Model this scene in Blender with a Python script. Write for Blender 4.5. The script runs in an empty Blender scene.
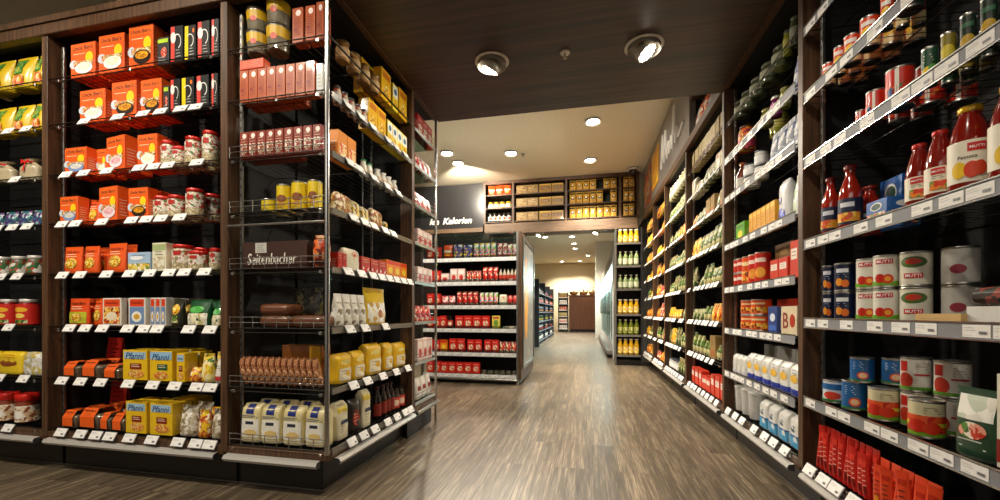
import bpy, math, random
from mathutils import Vector, Matrix
random.seed(7)
C = bpy.context.scene.collection
PI = math.pi
R = math.radians
# ------------------------------------------------------------------ camera geometry
YAW = R(12.1); F = 405.0; CH = 0.95; HY = 312.0
ca, sa = math.cos(YAW), math.sin(YAW)
def ray(px):            # horizontal world direction of an image column
    t = (px-500)/F
    return (t*ca-sa, ca+t*sa)
def X_on_Y(px, Y):      # world X where the column meets the plane Y
    a, b = ray(px); return a/b*Y
def Y_on_X(px, X):
    a, b = ray(px); return b/a*X
def at_z(px, py, z):
    zc = F*(z-CH)/(HY-py); a, b = ray(px); return a*zc, b*zc

# ------------------------------------------------------------------ materials
def lin(c):
    if isinstance(c, str):
        c = c.lstrip('#'); c = [int(c[i:i+2], 16)/255 for i in (0, 2, 4)]
        c = [x/12.92 if x <= .04045 else ((x+.055)/1.055)**2.4 for x in c]
    return (c[0], c[1], c[2], 1)
MC = {}
def M(col, rough=.5, metal=0., coat=0., emit=0., trans=0.):
    k = (str(col), rough, metal, coat, emit, trans)
    if k in MC: return MC[k]
    m = bpy.data.materials.new('mat'); m.use_nodes = True; nt = m.node_tree
    b = nt.nodes['Principled BSDF']; c = lin(col)
    b.inputs['Base Color'].default_value = c
    b.inputs['Roughness'].default_value = rough
    b.inputs['Metallic'].default_value = metal
    b.inputs['Coat Weight'].default_value = coat
    b.inputs['Coat Roughness'].default_value = .08
    if emit:
        b.inputs['Emission Color'].default_value = c; b.inputs['Emission Strength'].default_value = emit
    if not emit and not trans and not metal:      # slight printed unevenness
        tc = nt.nodes.new('ShaderNodeTexCoord'); nz = nt.nodes.new('ShaderNodeTexNoise')
        nz.inputs['Scale'].default_value = 30; nt.links.new(tc.outputs['Object'], nz.inputs['Vector'])
        hs = nt.nodes.new('ShaderNodeHueSaturation'); hs.inputs['Color'].default_value = c
        mr = nt.nodes.new('ShaderNodeMapRange'); mr.inputs['To Min'].default_value = .88; mr.inputs['To Max'].default_value = 1.12
        nt.links.new(nz.outputs['Fac'], mr.inputs['Value']); nt.links.new(mr.outputs['Result'], hs.inputs['Value'])
        nt.links.new(hs.outputs['Color'], b.inputs['Base Color'])
    MC[k] = m; return m
def GL(tint='#dfe8e4', a=.12):        # thin clear pane: see-through with a sheen
    k = ('gl', tint, a)
    if k in MC: return MC[k]
    m = bpy.data.materials.new('mat'); m.use_nodes = True; nt = m.node_tree; nt.nodes.clear()
    o = nt.nodes.new('ShaderNodeOutputMaterial'); t = nt.nodes.new('ShaderNodeBsdfTransparent'); g = nt.nodes.new('ShaderNodeBsdfGlossy')
    t.inputs['Color'].default_value = lin(tint); g.inputs['Roughness'].default_value = .05
    x = nt.nodes.new('ShaderNodeMixShader'); x.inputs[0].default_value = a
    nt.links.new(t.outputs[0], x.inputs[1]); nt.links.new(g.outputs[0], x.inputs[2]); nt.links.new(x.outputs[0], o.inputs[0])
    MC[k] = m; return m
def P(cols, scale=60, rough=.4, coat=.2, stretch=(1, 1, 1)):   # busy printed pattern of several inks
    k = ('p', tuple(cols), scale, rough, stretch)
    if k in MC: return MC[k]
    m = bpy.data.materials.new('mat'); m.use_nodes = True; nt = m.node_tree; b = nt.nodes['Principled BSDF']
    tc = nt.nodes.new('ShaderNodeTexCoord'); mp = nt.nodes.new('ShaderNodeMapping'); mp.inputs['Scale'].default_value = stretch
    nz = nt.nodes.new('ShaderNodeTexNoise'); nz.inputs['Scale'].default_value = scale*.6; nz.inputs['Detail'].default_value = 3
    mx = nt.nodes.new('ShaderNodeMixRGB'); mx.inputs[0].default_value = .04
    v = nt.nodes.new('ShaderNodeTexVoronoi'); v.inputs['Scale'].default_value = scale
    sp = nt.nodes.new('ShaderNodeSeparateColor'); cr = nt.nodes.new('ShaderNodeValToRGB'); cr.color_ramp.interpolation = 'CONSTANT'
    e = cr.color_ramp.elements; n = len(cols)
    e[0].color = lin(cols[0]); e[1].position = 1/n; e[1].color = lin(cols[1])
    for i in range(2, n): x = e.new(i/n); x.color = lin(cols[i])
    L = nt.links.new
    L(tc.outputs['Object'], mp.inputs[0]); L(mp.outputs[0], nz.inputs['Vector']); L(mp.outputs[0], mx.inputs[1]); L(nz.outputs['Color'], mx.inputs[2])
    L(mx.outputs[0], v.inputs['Vector']); L(v.outputs['Color'], sp.inputs[0]); L(sp.outputs[0], cr.inputs[0]); L(cr.outputs[0], b.inputs['Base Color'])
    b.inputs['Roughness'].default_value = rough; b.inputs['Coat Weight'].default_value = coat
    MC[k] = m; return m
def wood(c1, c2, scale=(40, 40, 2), rough=.5, fine=1.):
    m = bpy.data.materials.new('mat'); m.use_nodes = True; nt = m.node_tree; b = nt.nodes['Principled BSDF']; L = nt.links.new
    tc = nt.nodes.new('ShaderNodeTexCoord'); mp = nt.nodes.new('ShaderNodeMapping'); mp.inputs['Scale'].default_value = scale
    nz = nt.nodes.new('ShaderNodeTexNoise'); nz.inputs['Scale'].default_value = fine; nz.inputs['Detail'].default_value = 6; nz.inputs['Roughness'].default_value = .65
    cr = nt.nodes.new('ShaderNodeValToRGB'); cr.color_ramp.elements[0].position = .36; cr.color_ramp.elements[1].position = .66
    cr.color_ramp.elements[0].color = lin(c1); cr.color_ramp.elements[1].color = lin(c2)
    L(tc.outputs['Object'], mp.inputs[0]); L(mp.outputs[0], nz.inputs['Vector']); L(nz.outputs['Fac'], cr.inputs[0]); L(cr.outputs[0], b.inputs['Base Color'])
    b.inputs['Roughness'].default_value = rough; return m
def floor_mat():
    m = bpy.data.materials.new('mat'); m.use_nodes = True; nt = m.node_tree; b = nt.nodes['Principled BSDF']; L = nt.links.new
    tc = nt.nodes.new('ShaderNodeTexCoord')
    mp = nt.nodes.new('ShaderNodeMapping'); mp.inputs['Rotation'].default_value = (0, 0, PI/2)
    br = nt.nodes.new('ShaderNodeTexBrick'); br.inputs['Scale'].default_value = 1; br.inputs['Brick Width'].default_value = 1.25; br.inputs['Row Height'].default_value = .19
    br.inputs['Mortar Size'].default_value = .0022; br.inputs['Mortar Smooth'].default_value = .3; br.offset = .37
    br.inputs['Color1'].default_value = (.2, .2, .2, 1); br.inputs['Color2'].default_value = (.8, .8, .8, 1); br.inputs['Mortar'].default_value = (0, 0, 0, 1)
    L(tc.outputs['Object'], mp.inputs[0]); L(mp.outputs[0], br.inputs['Vector'])
    # offset the grain per plank
    ad = nt.nodes.new('ShaderNodeVectorMath'); ad.operation = 'MULTIPLY_ADD'; ad.inputs[1].default_value = (3, 7, 5)
    L(br.outputs['Color'], ad.inputs[0]); L(tc.outputs['Object'], ad.inputs[2])
    def streak(sc, det):
        p = nt.nodes.new('ShaderNodeMapping'); p.inputs['Scale'].default_value = sc; n = nt.nodes.new('ShaderNodeTexNoise'); n.inputs['Scale'].default_value = 1
        n.inputs['Detail'].default_value = det; n.inputs['Roughness'].default_value = .7; L(ad.outputs[0], p.inputs[0]); L(p.outputs[0], n.inputs['Vector']); return n
    n1 = streak((48, 1.7, 1), 5); n2 = streak((150, 5, 1), 3)
    mx = nt.nodes.new('ShaderNodeMixRGB'); mx.inputs[0].default_value = .42; L(n1.outputs['Fac'], mx.inputs[1]); L(n2.outputs['Fac'], mx.inputs[2])
    cr = nt.nodes.new('ShaderNodeValToRGB'); e = cr.color_ramp.elements
    e[0].position = .3; e[0].color = lin('#1c150e'); e[1].position = .72; e[1].color = lin('#b39f80'); x = e.new(.5); x.color = lin('#625545')
    L(mx.outputs[0], cr.inputs[0])
    sp = nt.nodes.new('ShaderNodeSeparateColor'); L(br.outputs['Color'], sp.inputs[0])
    mr = nt.nodes.new('ShaderNodeMapRange'); mr.inputs['From Max'].default_value = .8; mr.inputs['To Min'].default_value = .55; mr.inputs['To Max'].default_value = 1.08
    L(sp.outputs[0], mr.inputs['Value']); mu = nt.nodes.new('ShaderNodeHueSaturation'); L(cr.outputs[0], mu.inputs['Color']); L(mr.outputs[0], mu.inputs['Value'])
    L(mu.outputs[0], b.inputs['Base Color'])
    rr = nt.nodes.new('ShaderNodeMapRange'); rr.inputs['To Min'].default_value = .22; rr.inputs['To Max'].default_value = .5; L(mx.outputs[0], rr.inputs['Value']); L(rr.outputs[0], b.inputs['Roughness'])
    bp = nt.nodes.new('ShaderNodeBump'); bp.inputs['Strength'].default_value = .12; bp.inputs['Distance'].default_value = .004; L(mx.outputs[0], bp.inputs['Height']); L(bp.outputs[0], b.inputs['Normal'])
    return m
BROWN = wood('#3a2618', '#6a4a30', (60, 60, 3), .45)
BROWNX = wood('#160d07', '#4a2f1c', (1., 26, 22), .42)
DWOOD = wood('#4a2a17', '#6b4026', (30, 30, 1.5), .5)
BLACK = M('#0b0a0a', .7); KICK = M('#14110f', .35)
CHROME = M('#c9c8c4', .22, 1.); STEEL = M('#9b9993', .35, 1.); DARKW = M('#4a4844', .35, 1.)
WHITE = M('#eceae4', .45); TAGW = M('#f4f2ee', .7); INK = M('#1a1a1c', .5)
BUMP = M('#d2cfc9', .3, .35); RAIL = M('#85878c', .65); RAILD = M('#8b8d92', .3, .6)

# ------------------------------------------------------------------ mesh builder
class MB:
    def __init__(s): s.v = []; s.f = []; s.m = []; s.sm = []; s.ms = []
    def mi(s, m):
        if m not in s.ms: s.ms.append(m)
        return s.ms.index(m)
    def add(s, vs, fs, m, smooth=False):
        o = len(s.v); s.v += [tuple(v) for v in vs]; k = s.mi(m)
        for f in fs: s.f.append([i+o for i in f]); s.m.append(k); s.sm.append(smooth)
        return s
    def box(s, x0, x1, y0, y1, z0, z1, m, b=0.):
        if b <= 0:
            v = [(x, y, z) for z in (z0, z1) for y in (y0, y1) for x in (x0, x1)]
            return s.add(v, [(0, 2, 3, 1), (4, 5, 7, 6), (0, 1, 5, 4), (2, 6, 7, 3), (0, 4, 6, 2), (1, 3, 7, 5)], m)
        xs = ((x0, x0+b), (x1, x1-b)); ys = ((y0, y0+b), (y1, y1-b)); zs = ((z0, z0+b), (z1, z1-b)); v = []; ix = {}
        for i in (0, 1):
            for j in (0, 1):
                for k in (0, 1):
                    for a in range(3):
                        ix[i, j, k, a] = len(v)
                        v.append((xs[i][a != 0], ys[j][a != 1], zs[k][a != 2]))
        f = []
        q = [(0, 0), (1, 0), (1, 1), (0, 1)]
        for i in (0, 1): f.append([ix[i, a, b2, 0] for a, b2 in (q if i else q[::-1])])
        for j in (0, 1): f.append([ix[a, j, b2, 1] for a, b2 in (q[::-1] if j else q)])
        for k in (0, 1): f.append([ix[a, b2, k, 2] for a, b2 in (q if k else q[::-1])])
        for a in (0, 1):
            for c in (0, 1):
                f.append([ix[0, a, c, 1], ix[1, a, c, 1], ix[1, a, c, 2], ix[0, a, c, 2]][::1 if a != c else -1])
                f.append([ix[a, 0, c, 0], ix[a, 1, c, 0], ix[a, 1, c, 2], ix[a, 0, c, 2]][::-1 if a != c else 1])
                f.append([ix[a, c, 0, 0], ix[a, c, 1, 0], ix[a, c, 1, 1], ix[a, c, 0, 1]][::1 if a != c else -1])
        for i in (0, 1):
            for j in (0, 1):
                for k in (0, 1): t = [ix[i, j, k, 0], ix[i, j, k, 1], ix[i, j, k, 2]]; f.append(t if (i+j+k) % 2 else t[::-1])
        return s.add(v, f, m)
    def lathe(s, prof, m, n=20, cx=0, cy=0, caps=True):
        v = []; f = []
        for r, z in prof:
            for i in range(n): a = 2*PI*i/n; v.append((cx+r*math.cos(a), cy+r*math.sin(a), z))
        for k in range(len(prof)-1):
            for i in range(n): j = (i+1) % n; f.append((k*n+i, k*n+j, (k+1)*n+j, (k+1)*n+i))
        s.add(v, f, m, True)
        if caps:
            for k, rev in ((0, True), (len(prof)-1, False)):
                if prof[k][0] > 1e-4:
                    c = v[k*n:(k+1)*n]; s.add(c, [list(range(n))[::-1] if rev else list(range(n))], m)
        return s
    def tube(s, a, b, r, m, n=6):
        a = Vector(a); b = Vector(b); d = (b-a).normalized(); u = d.orthogonal().normalized(); w = d.cross(u)
        v = [tuple(p+(u*math.cos(2*PI*i/n)+w*math.sin(2*PI*i/n))*r) for p in (a, b) for i in range(n)]
        f = [(i, (i+1) % n, n+(i+1) % n, n+i) for i in range(n)]
        s.add(v, f, m, True); s.add(v, [list(range(n))[::-1], list(range(n, 2*n))], m); return s
    def xf(s, mat):
        s.v = [tuple(mat @ Vector(v)) for v in s.v]; return s
    def mesh(s, name='mesh'):
        me = bpy.data.meshes.new(name); me.from_pydata(s.v, [], s.f)
        for m in s.ms: me.materials.append(m)
        me.polygons.foreach_set('material_index', s.m); me.polygons.foreach_set('use_smooth', s.sm); me.update(); return me
    def build(s, name, parent=None, loc=None):
        return obj(name, s.mesh(name), parent, loc)
def obj(name, me, parent=None, loc=None):
    o = bpy.data.objects.new(name, me); C.objects.link(o)
    if parent: o.parent = parent
    if loc: o.location = loc
    return o
def tag(o, label=None, cat=None, group=None, kind=None):
    if label: o['label'] = label
    if cat: o['category'] = cat
    if group: o['group'] = group
    if kind: o['kind'] = kind
    return o
def empty(name, loc=(0, 0, 0), rz=0):
    o = bpy.data.objects.new(name, None); C.objects.link(o); o.location = loc; o.rotation_euler = (0, 0, rz); o.empty_display_size = .1; return o

TC = {}
def text_geo(txt, shear=0., bold=0.):
    k = (txt, shear, bold)
    if k in TC: return TC[k]
    cu = bpy.data.curves.new('t', 'FONT'); cu.body = txt; cu.size = 1; cu.shear = shear; cu.offset = bold; cu.resolution_u = 2
    o = bpy.data.objects.new('t', cu); C.objects.link(o); bpy.context.view_layer.update()
    me = bpy.data.meshes.new_from_object(o.evaluated_get(bpy.context.evaluated_depsgraph_get()))
    vs = [(v.co.x, v.co.y) for v in me.vertices]; fs = [tuple(p.vertices) for p in me.polygons]
    bpy.data.objects.remove(o); bpy.data.meshes.remove(me)
    x0 = min(v[0] for v in vs); x1 = max(v[0] for v in vs); y0 = min(v[1] for v in vs); y1 = max(v[1] for v in vs)
    TC[k] = ([(v[0]-x0, v[1]-y0) for v in vs], fs, x1-x0, y1-y0); return TC[k]
# decorations in 0..1 front coordinates mapped by surf(u,v,lift)
def deco(mb, items, surf, W, H):
    lift = .0006
    for it in items:
        t = it[0]; lift += .00035
        if t in 'rp':
            x0, x1, y0, y1 = it[1:5]; m = it[5] if not isinstance(it[5], str) else M(it[5], .4)
            nx = max(1, int(abs(x1-x0)*22)); ny = max(1, int(abs(y1-y0)*16))
            v = [surf(x0+(x1-x0)*i/nx, y0+(y1-y0)*j/ny, lift) for j in range(ny+1) for i in range(nx+1)]
            mb.add(v, [(j*(nx+1)+i, j*(nx+1)+i+1, (j+1)*(nx+1)+i+1, (j+1)*(nx+1)+i) for j in range(ny) for i in range(nx)], m)
        elif t == 'e':
            cx, cy, rx, ry = it[1:5]; m = it[5] if not isinstance(it[5], str) else M(it[5], .4); n = 18; v = [surf(cx, cy, lift)]; f = []
            for k in (1, 2, 3):
                for i in range(n): a = 2*PI*i/n; v.append(surf(cx+rx*k/3*math.cos(a), cy+ry*k/3*math.sin(a), lift))
            f += [(0, 1+i, 1+(i+1) % n) for i in range(n)]
            for k in (0, 1): f += [(1+k*n+i, 1+(k+1)*n+i, 1+(k+1)*n+(i+1) % n, 1+k*n+(i+1) % n) for i in range(n)]
            mb.add(v, f, m)
        elif t == 'o':   # ring stroke
            cx, cy, rx, ry, col = it[1:6]; n = 22; a0, a1 = (it[6], it[7]) if len(it) > 7 else (0, 2*PI); v = []
            for i in range(n+1):
                a = a0+(a1-a0)*i/n
                for q in (.84, 1.): v.append(surf(cx+rx*q*math.cos(a), cy+ry*q*math.sin(a), lift))
            mb.add(v, [(2*i, 2*i+1, 2*i+3, 2*i+2) for i in range(n)], M(col, .4))
        elif t == 't':
            txt, cx, cy, w, col = it[1:6]; sh = it[6] if len(it) > 6 else 0; vs, fs, tw, th = text_geo(txt, sh, .012)
            s = w*W/tw
            if len(it) > 7: sv = it[7]*H/th
            else: sv = s
            mb.add([surf(cx+(x-tw/2)*s/W, cy+(y-th/2)*sv/H, lift) for x, y in vs], fs, M(col, .4))
        elif t == 'l':   # rows of small print lines
            x0, x1, y0, y1, n, col = it[1:7]
            for i in range(n):
                yy = y0+(y1-y0)*i/max(1, n-1); e = x1-(x1-x0)*(.3*((i*37) % 5)/5)
                mb.add([surf(x0, yy, lift), surf(e, yy, lift), surf(e, yy+.018, lift), surf(x0, yy+.018, lift)], [(0, 1, 2, 3)], M(col, .5))

# ------------------------------------------------------------------ product shapes: each returns [(part name, mesh)], first = body
def f_box(K, w, h, d, lod):
    mb = MB(); m = K['base'] if not isinstance(K['base'], str) else M(K['base'], .4, 0, .3)
    mb.box(-w/2, w/2, -d/2, d/2, 0, h, m, .0016)
    for z in (h+.0004,):
        mb.add([(-w/2+.004, -.001, z), (w/2-.004, -.001, z), (w/2-.004, .001, z), (-w/2+.004, .001, z)], [(0, 1, 2, 3)], M('#3a2a20', .6))
    deco(mb, K.get('deco', []), lambda u, v, l: (-w/2+.003+u*(w-.006), -d/2-l, .003+v*(h-.006)), w, h)
    sd = K.get('side', [('l', .15, .85, .15, .6, 6, '#e8d8c0')]) if lod else []
    deco(mb, sd, lambda u, v, l: (w/2+l, -d/2+.003+u*(d-.006), .003+v*(h-.006)), d, h)
    deco(mb, sd, lambda u, v, l: (-w/2-l, d/2-.003-u*(d-.006), .003+v*(h-.006)), d, h)
    return [(None, mb.mesh())]
def cylsurf(r, z0, h, span=R(105)):
    def s(u, v, l): a = (u-.5)*2*span; rr = (r(z0+v*h) if callable(r) else r)+l; return (rr*math.sin(a), -rr*math.cos(a), z0+v*h)
    return s
def f_can(K, w, h, d, lod):
    r = w/2; n = 28 if lod else 16; mb = MB(); met = M('#b8b6b0', .3, 1.)
    mb.lathe([(r*.93, 0), (r, .0015), (r, .004), (r*.965, .007), (r*.965, h-.007), (r, h-.004), (r, h-.0015), (r*.96, h), (r*.93, h-.003), (r*.5, h-.003), (r*.48, h-.0022), (0, h-.0022)], met, n)
    lb = MB(); m = K['base'] if not isinstance(K['base'], str) else M(K['base'], .35, 0, .3)
    lb.lathe([(r*.975, .008), (r*.975, h-.008)], m, n, caps=False)
    deco(lb, K.get('deco', []), cylsurf(r*.975, .008, h-.016), 2*r*R(105), h-.016)
    return [(None, mb.mesh()), ('label', lb.mesh())]
def f_jar(K, w, h, d, lod):
    r = w/2; n = 24 if lod else 14; mb = MB(); lh = K.get('lidh', .016); nk = K.get('neck', .78); sh = K.get('shoulder', .84)
    cont = K['base'] if not isinstance(K['base'], str) else M(K['base'], .12, 0, 1.)
    hz = h-lh
    pr = [(r*.85, 0), (r*.97, .004), (r, .012), (r, hz*sh*.9), (r*.97, hz*sh*.96), (r*(nk+1)/2, hz*(sh+1)/2), (r*nk*1.02, hz*.97), (r*nk, hz)]
    mb.lathe(pr, cont, n)
    out = [(None, mb.mesh())]
    ld = MB(); lm = M(K.get('lid', '#c9a227'), .3, .3, .3)
    ld.lathe([(r*nk*1.05, hz+.0005), (r*nk*1.1, hz+.003), (r*nk*1.1, h-.003), (r*nk*1.03, h), (0, h)], lm, n)
    out.append(('lid', ld.mesh()))
    if 'label' in K:
        z0, z1 = K.get('lz', (.12, .62)); z0 *= h; z1 *= h; lb = MB()
        lb.lathe([(r+.0008, z0), (r+.0008, z1)], K['label'] if not isinstance(K['label'], str) else M(K['label'], .5), n, caps=False)
        deco(lb, K.get('deco', []), cylsurf(r+.0008, z0, z1-z0), 2*r*R(105), z1-z0); out.append(('label', lb.mesh()))
    return out
def f_bottle(K, w, h, d, lod):
    r = w/2; n = 22 if lod else 12; mb = MB(); cont = K['base'] if not isinstance(K['base'], str) else M(K['base'], .12, 0, 1.); nk = K.get('neck', .38)
    mb.lathe([(r*.9, 0), (r, .006), (r, h*.55), (r*.95, h*.62), (r*.7, h*.73), (r*nk*1.1, h*.83), (r*nk, h*.9), (r*nk, h*.93)], cont, n)
    ld = MB(); ld.lathe([(r*nk*1.25, h*.9301), (r*nk*1.3, h*.94), (r*nk*1.3, h*.995), (r*nk*1.2, h), (0, h)], M(K.get('lid', '#222222'), .4), n)
    out = [(None, mb.mesh()), ('cap', ld.mesh())]
    if 'label' in K:
        z0, z1 = .12*h, .5*h; lb = MB(); lb.lathe([(r+.0008, z0), (r+.0008, z1)], K['label'] if not isinstance(K['label'], str) else M(K['label'], .5), n, caps=False)
        deco(lb, K.get('deco', []), cylsurf(r+.0008, z0, z1-z0), 2*r*R(105), z1-z0); out.append(('label', lb.mesh()))
    return out
def bagshape(w, h, d, prof, p=2.4, seed=1, wob=.03, n=20):
    rnd = random.Random(seed); ph = [rnd.random()*6 for _ in range(6)]
    def half(t):       # (half width, half depth)
        for k in range(len(prof)-1):
            a, b = prof[k], prof[k+1]
            if t <= b[0]+1e-9:
                q = (t-a[0])/(b[0]-a[0]); return (a[1]+(b[1]-a[1])*q)*w/2, (a[2]+(b[2]-a[2])*q)*d/2
        return prof[-1][1]*w/2, prof[-1][2]*d/2
    def wobble(x, t): return 1+wob*(math.sin(x*9+ph[0]+t*7)+.7*math.sin(t*19+ph[1]+x*5))
    def point(a, t):
        hw, hd = half(t); c, s = math.cos(a), math.sin(a)
        x = math.copysign(abs(c)**(2/p), c)*hw; y = math.copysign(abs(s)**(2/p), s)*hd*wobble(c, t); return (x, y, t*h)
    def front(u, v, l):
        t = min(1, max(0, v)); hw, hd = half(t); x = (u*2-1); q = max(0, 1-abs(x)**p)**(1/p)
        c = math.copysign(abs(x)**(p/2), x)
        return (x*hw, -hd*q*wobble(c, t)-l*1.6, t*h)
    return point, front
POUCH = [(0, .9, .75), (.04, .96, .95), (.3, .97, 1.), (.6, .95, .75), (.85, .96, .3), (.93, .98, .1), (1, 1., .06)]
BLOCK = [(0, .93, .9), (.03, .99, .98), (.4, 1, 1), (.8, .97, .96), (.9, .94, .8), (.96, .9, .45), (1, .86, .3)]
PILLOW = [(0, .97, .08), (.06, .97, .12), (.18, .98, .7), (.5, .95, 1), (.82, .98, .7), (.94, .97, .12), (1, 1, .08)]
def f_bag(K, w, h, d, lod):
    prof = K.get('prof', POUCH); p = K.get('p', 2.4); n = 20 if lod else 12; ts = sorted(set([k[0] for k in prof]+[.15, .5, .7])) if lod else [k[0] for k in prof]
    point, front = bagshape(w, h, d, prof, p, K.get('seed', 1), K.get('wob', .05)); mb = MB()
    m = K['base'] if not isinstance(K['base'], str) else M(K['base'], .35, 0, .4)
    v = [point(2*PI*i/n, t) for t in ts for i in range(n)]
    mb.add(v, [(k*n+i, k*n+(i+1) % n, (k+1)*n+(i+1) % n, (k+1)*n+i) for k in range(len(ts)-1) for i in range(n)], m, True)
    mb.add(v[:n], [list(range(n))[::-1]], m); mb.add(v[-n:], [list(range(n))], m)
    deco(mb, K.get('deco', []), front, w, h)
    out = [(None, mb.mesh())]
    if K.get('ribbon'):
        rb = MB(); z = h*.86
        rb.lathe([(w*.2, z-.006), (w*.2, z+.006)], M(K['ribbon'], .4), 10, caps=False)
        for sx in (-1, 1): rb.add([(0, -w*.2, z), (sx*w*.2, -w*.22, z+.018), (sx*w*.22, -w*.22, z-.012)], [(0, 1, 2)], M(K['ribbon'], .4))
        rb.add([(-.004, -w*.21, z), (.006, -w*.21, z), (.012, -w*.3, z-h*.5), (-.003, -w*.3, z-h*.5)], [(0, 1, 2, 3)], M(K['ribbon'], .4)); out.append(('ribbon', rb.mesh()))
    return out
def f_tub(K, w, h, d, lod):
    r = w/2; n = 22 if lod else 14; mb = MB(); m = K['base'] if not isinstance(K['base'], str) else M(K['base'], .35, 0, .3)
    hz = h*.9
    mb.lathe([(r*.8, 0), (r*.83, .003), (r*.95, hz)], m, n)
    deco(mb, K.get('deco', []), cylsurf(lambda z: r*(.83+.12*z/hz), .004, hz-.008), 2*r*R(105), hz)
    ld = MB(); ld.lathe([(r*.97, hz+.0003), (r, hz+.002), (r, h-.002), (r*.96, h), (r*.8, h-.003), (0, h-.003)], M(K.get('lid', '#eeeeee'), .35), n)
    return [(None, mb.mesh()), ('lid', ld.mesh())]
def f_sleeve(K, w, h, d, lod):     # clear bowl in a printed cardboard band
    mb = MB(); tr = M('#6b5a48', .15, 0, 1.)
    hw, hd = w/2, d/2
    v = [(x*k*hw, y*k*hd, z) for z, k in ((0, .74), (h*.55, .98), (h*.62, .98), (h*.75, .7)) for x, y in ((-1, -.8), (-.8, -1), (.8, -1), (1, -.8), (1, .8), (.8, 1), (-.8, 1), (-1, .8))]
    f = [(k*8+i, k*8+(i+1) % 8, k*8+8+(i+1) % 8, k*8+8+i) for k in range(3) for i in range(8)]
    mb.add(v, f, tr, True); mb.add(v[:8], [list(range(8))[::-1]], tr); mb.add(v[-8:], [list(range(8))], M('#3c2f26', .3))
    sl = MB(); o = M(K['base'], .4); a = .62*hw
    pr = [(-hd-.003, h*.12), (-hd-.004, h*.62), (-hd*.6, h), (hd*.6, h), (hd+.004, h*.62)]
    vv = [(x, y, z) for y, z in pr for x in (-a, a)]
    sl.add(vv, [(2*i, 2*i+1, 2*i+3, 2*i+2) for i in range(4)], o)
    sl.add([(x, y+.001, z-.001) for x, y, z in vv], [(2*i+2, 2*i+3, 2*i+1, 2*i) for i in range(4)], M('#c9b79a', .6))
    def sf(u, v, l): y0, z0, y1, z1 = -hd-.004, h*.62, -hd*.6, h; return (-a+u*2*a, y0+(y1-y0)*v-l, z0+(z1-z0)*v+l)
    deco(sl, [('t', "Uncle Ben's", .5, .72, .8, '#20141a'), ('l', .2, .8, .15, .4, 2, '#5a2010')], sf, 2*a, h*.5)
    return [(None, mb.mesh()), ('cardboard_sleeve', sl.mesh())]
def f_tray(K, w, h, d, lod):       # open cardboard tray
    mb = MB(); m = M(K['base'], .6); t = .003
    mb.box(-w/2, w/2, -d/2, d/2, 0, t, m); mb.box(-w/2, w/2, -d/2, -d/2+t, t, h, m); mb.box(-w/2, w/2, d/2-t, d/2, t, h, m)
    mb.box(-w/2, -w/2+t, -d/2+t, d/2-t, t, h, m); mb.box(w/2-t, w/2, -d/2+t, d/2-t, t, h, m)
    deco(mb, K.get('deco', []), lambda u, v, l: (-w/2+u*w, -d/2-l, v*h), w, h)
    return [(None, mb.mesh())]
def f_card(K, w, h, d, lod):       # folded standing sign card
    mb = MB(); m = M(K['base'], .5)
    for sy in (-1, 1):
        v = [(-w/2, sy*d/2, 0), (w/2, sy*d/2, 0), (w/2, sy*.0015, h), (-w/2, sy*.0015, h)]; v2 = [(x, y-sy*.0015, z) for x, y, z in v]
        mb.add(v+v2, [(0, 1, 2, 3), (7, 6, 5, 4), (0, 4, 5, 1), (1, 5, 6, 2), (2, 6, 7, 3), (3, 7, 4, 0)], m)
    deco(mb, K.get('deco', []), lambda u, v, l: (-w/2+u*w, -d/2*(1-v)-.001-l, v*h), w, h)
    return [(None, mb.mesh())]
def f_loaf(K, w, h, d, lod):       # flat pack lying on its back: wrapped slices
    LO = [(0, .8, .3), (.05, .95, .8), (.12, 1, 1), (.88, 1, 1), (.95, .95, .8), (1, .8, .3)]; point, front = bagshape(w, d, h, LO, 5, 3, .03); mb = MB(); n = 16; ts = [k[0] for k in LO]
    mt = Matrix.Translation((0, d/2, h/2)) @ Matrix.Rotation(R(90), 4, 'X')
    v = [point(2*PI*i/n, t) for t in ts for i in range(n)]; m = K['base'] if not isinstance(K['base'], str) else M(K['base'], .3, 0, .8)
    mb.add(v, [(k*n+i, k*n+(i+1) % n, (k+1)*n+(i+1) % n, (k+1)*n+i) for k in range(len(ts)-1) for i in range(n)], m, True)
    mb.add(v[:n], [list(range(n))[::-1]], m); mb.add(v[-n:], [list(range(n))], m); mb.xf(mt)
    z = min(q[2] for q in mb.v); mb.v = [(a, b, c-z) for a, b, c in mb.v]
    return [(None, mb.mesh())]
FN = dict(box=f_box, can=f_can, jar=f_jar, bottle=f_bottle, bag=f_bag, tub=f_tub, sleeve=f_sleeve, tray=f_tray, card=f_card, loaf=f_loaf)
ROUND = {'can', 'jar', 'bottle', 'tub'}
FOOD = ['#f3e2b0', '#e0a93a', '#c9541f', '#7b8f2e', '#fff4dc', '#a8331a']
VEG = ['#1f4a1e', '#6a8a2e', '#c8bc7a', '#162c16', '#8a9a3a', '#d8cfa8']
ORNG = ['#e8701a', '#f3a42a', '#c93f16', '#ffe0a0', '#7a2c10', '#f5c13a']
YEL = ['#f4c81e', '#e89f1a', '#fff0a8', '#8a5a14', '#f6dd55', '#c97a12']
REDS = ['#c8161c', '#e23b26', '#f6d8c8', '#7e0d10', '#ef7a4a', '#b01018']
def rice(top, bowl): return [('r', 0, 1, .78, .97, '#f26a20'), ('t', "Uncle Ben's", .5, .87, .84, '#2a1420'), ('l', .1, .6, .68, .73, 1, '#fbe3b0'), ('e', .78, .56, .16, .16, '#f5d21c'),
    ('e', .12, .38, .16, .13, '#cfd8e6'), ('p', .12, .95, .3, .46, P(FOOD, 140)), ('e', .56, .24, .37, .17, bowl), ('e', .56, .28, .28, .10, P(top, 220))]
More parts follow.
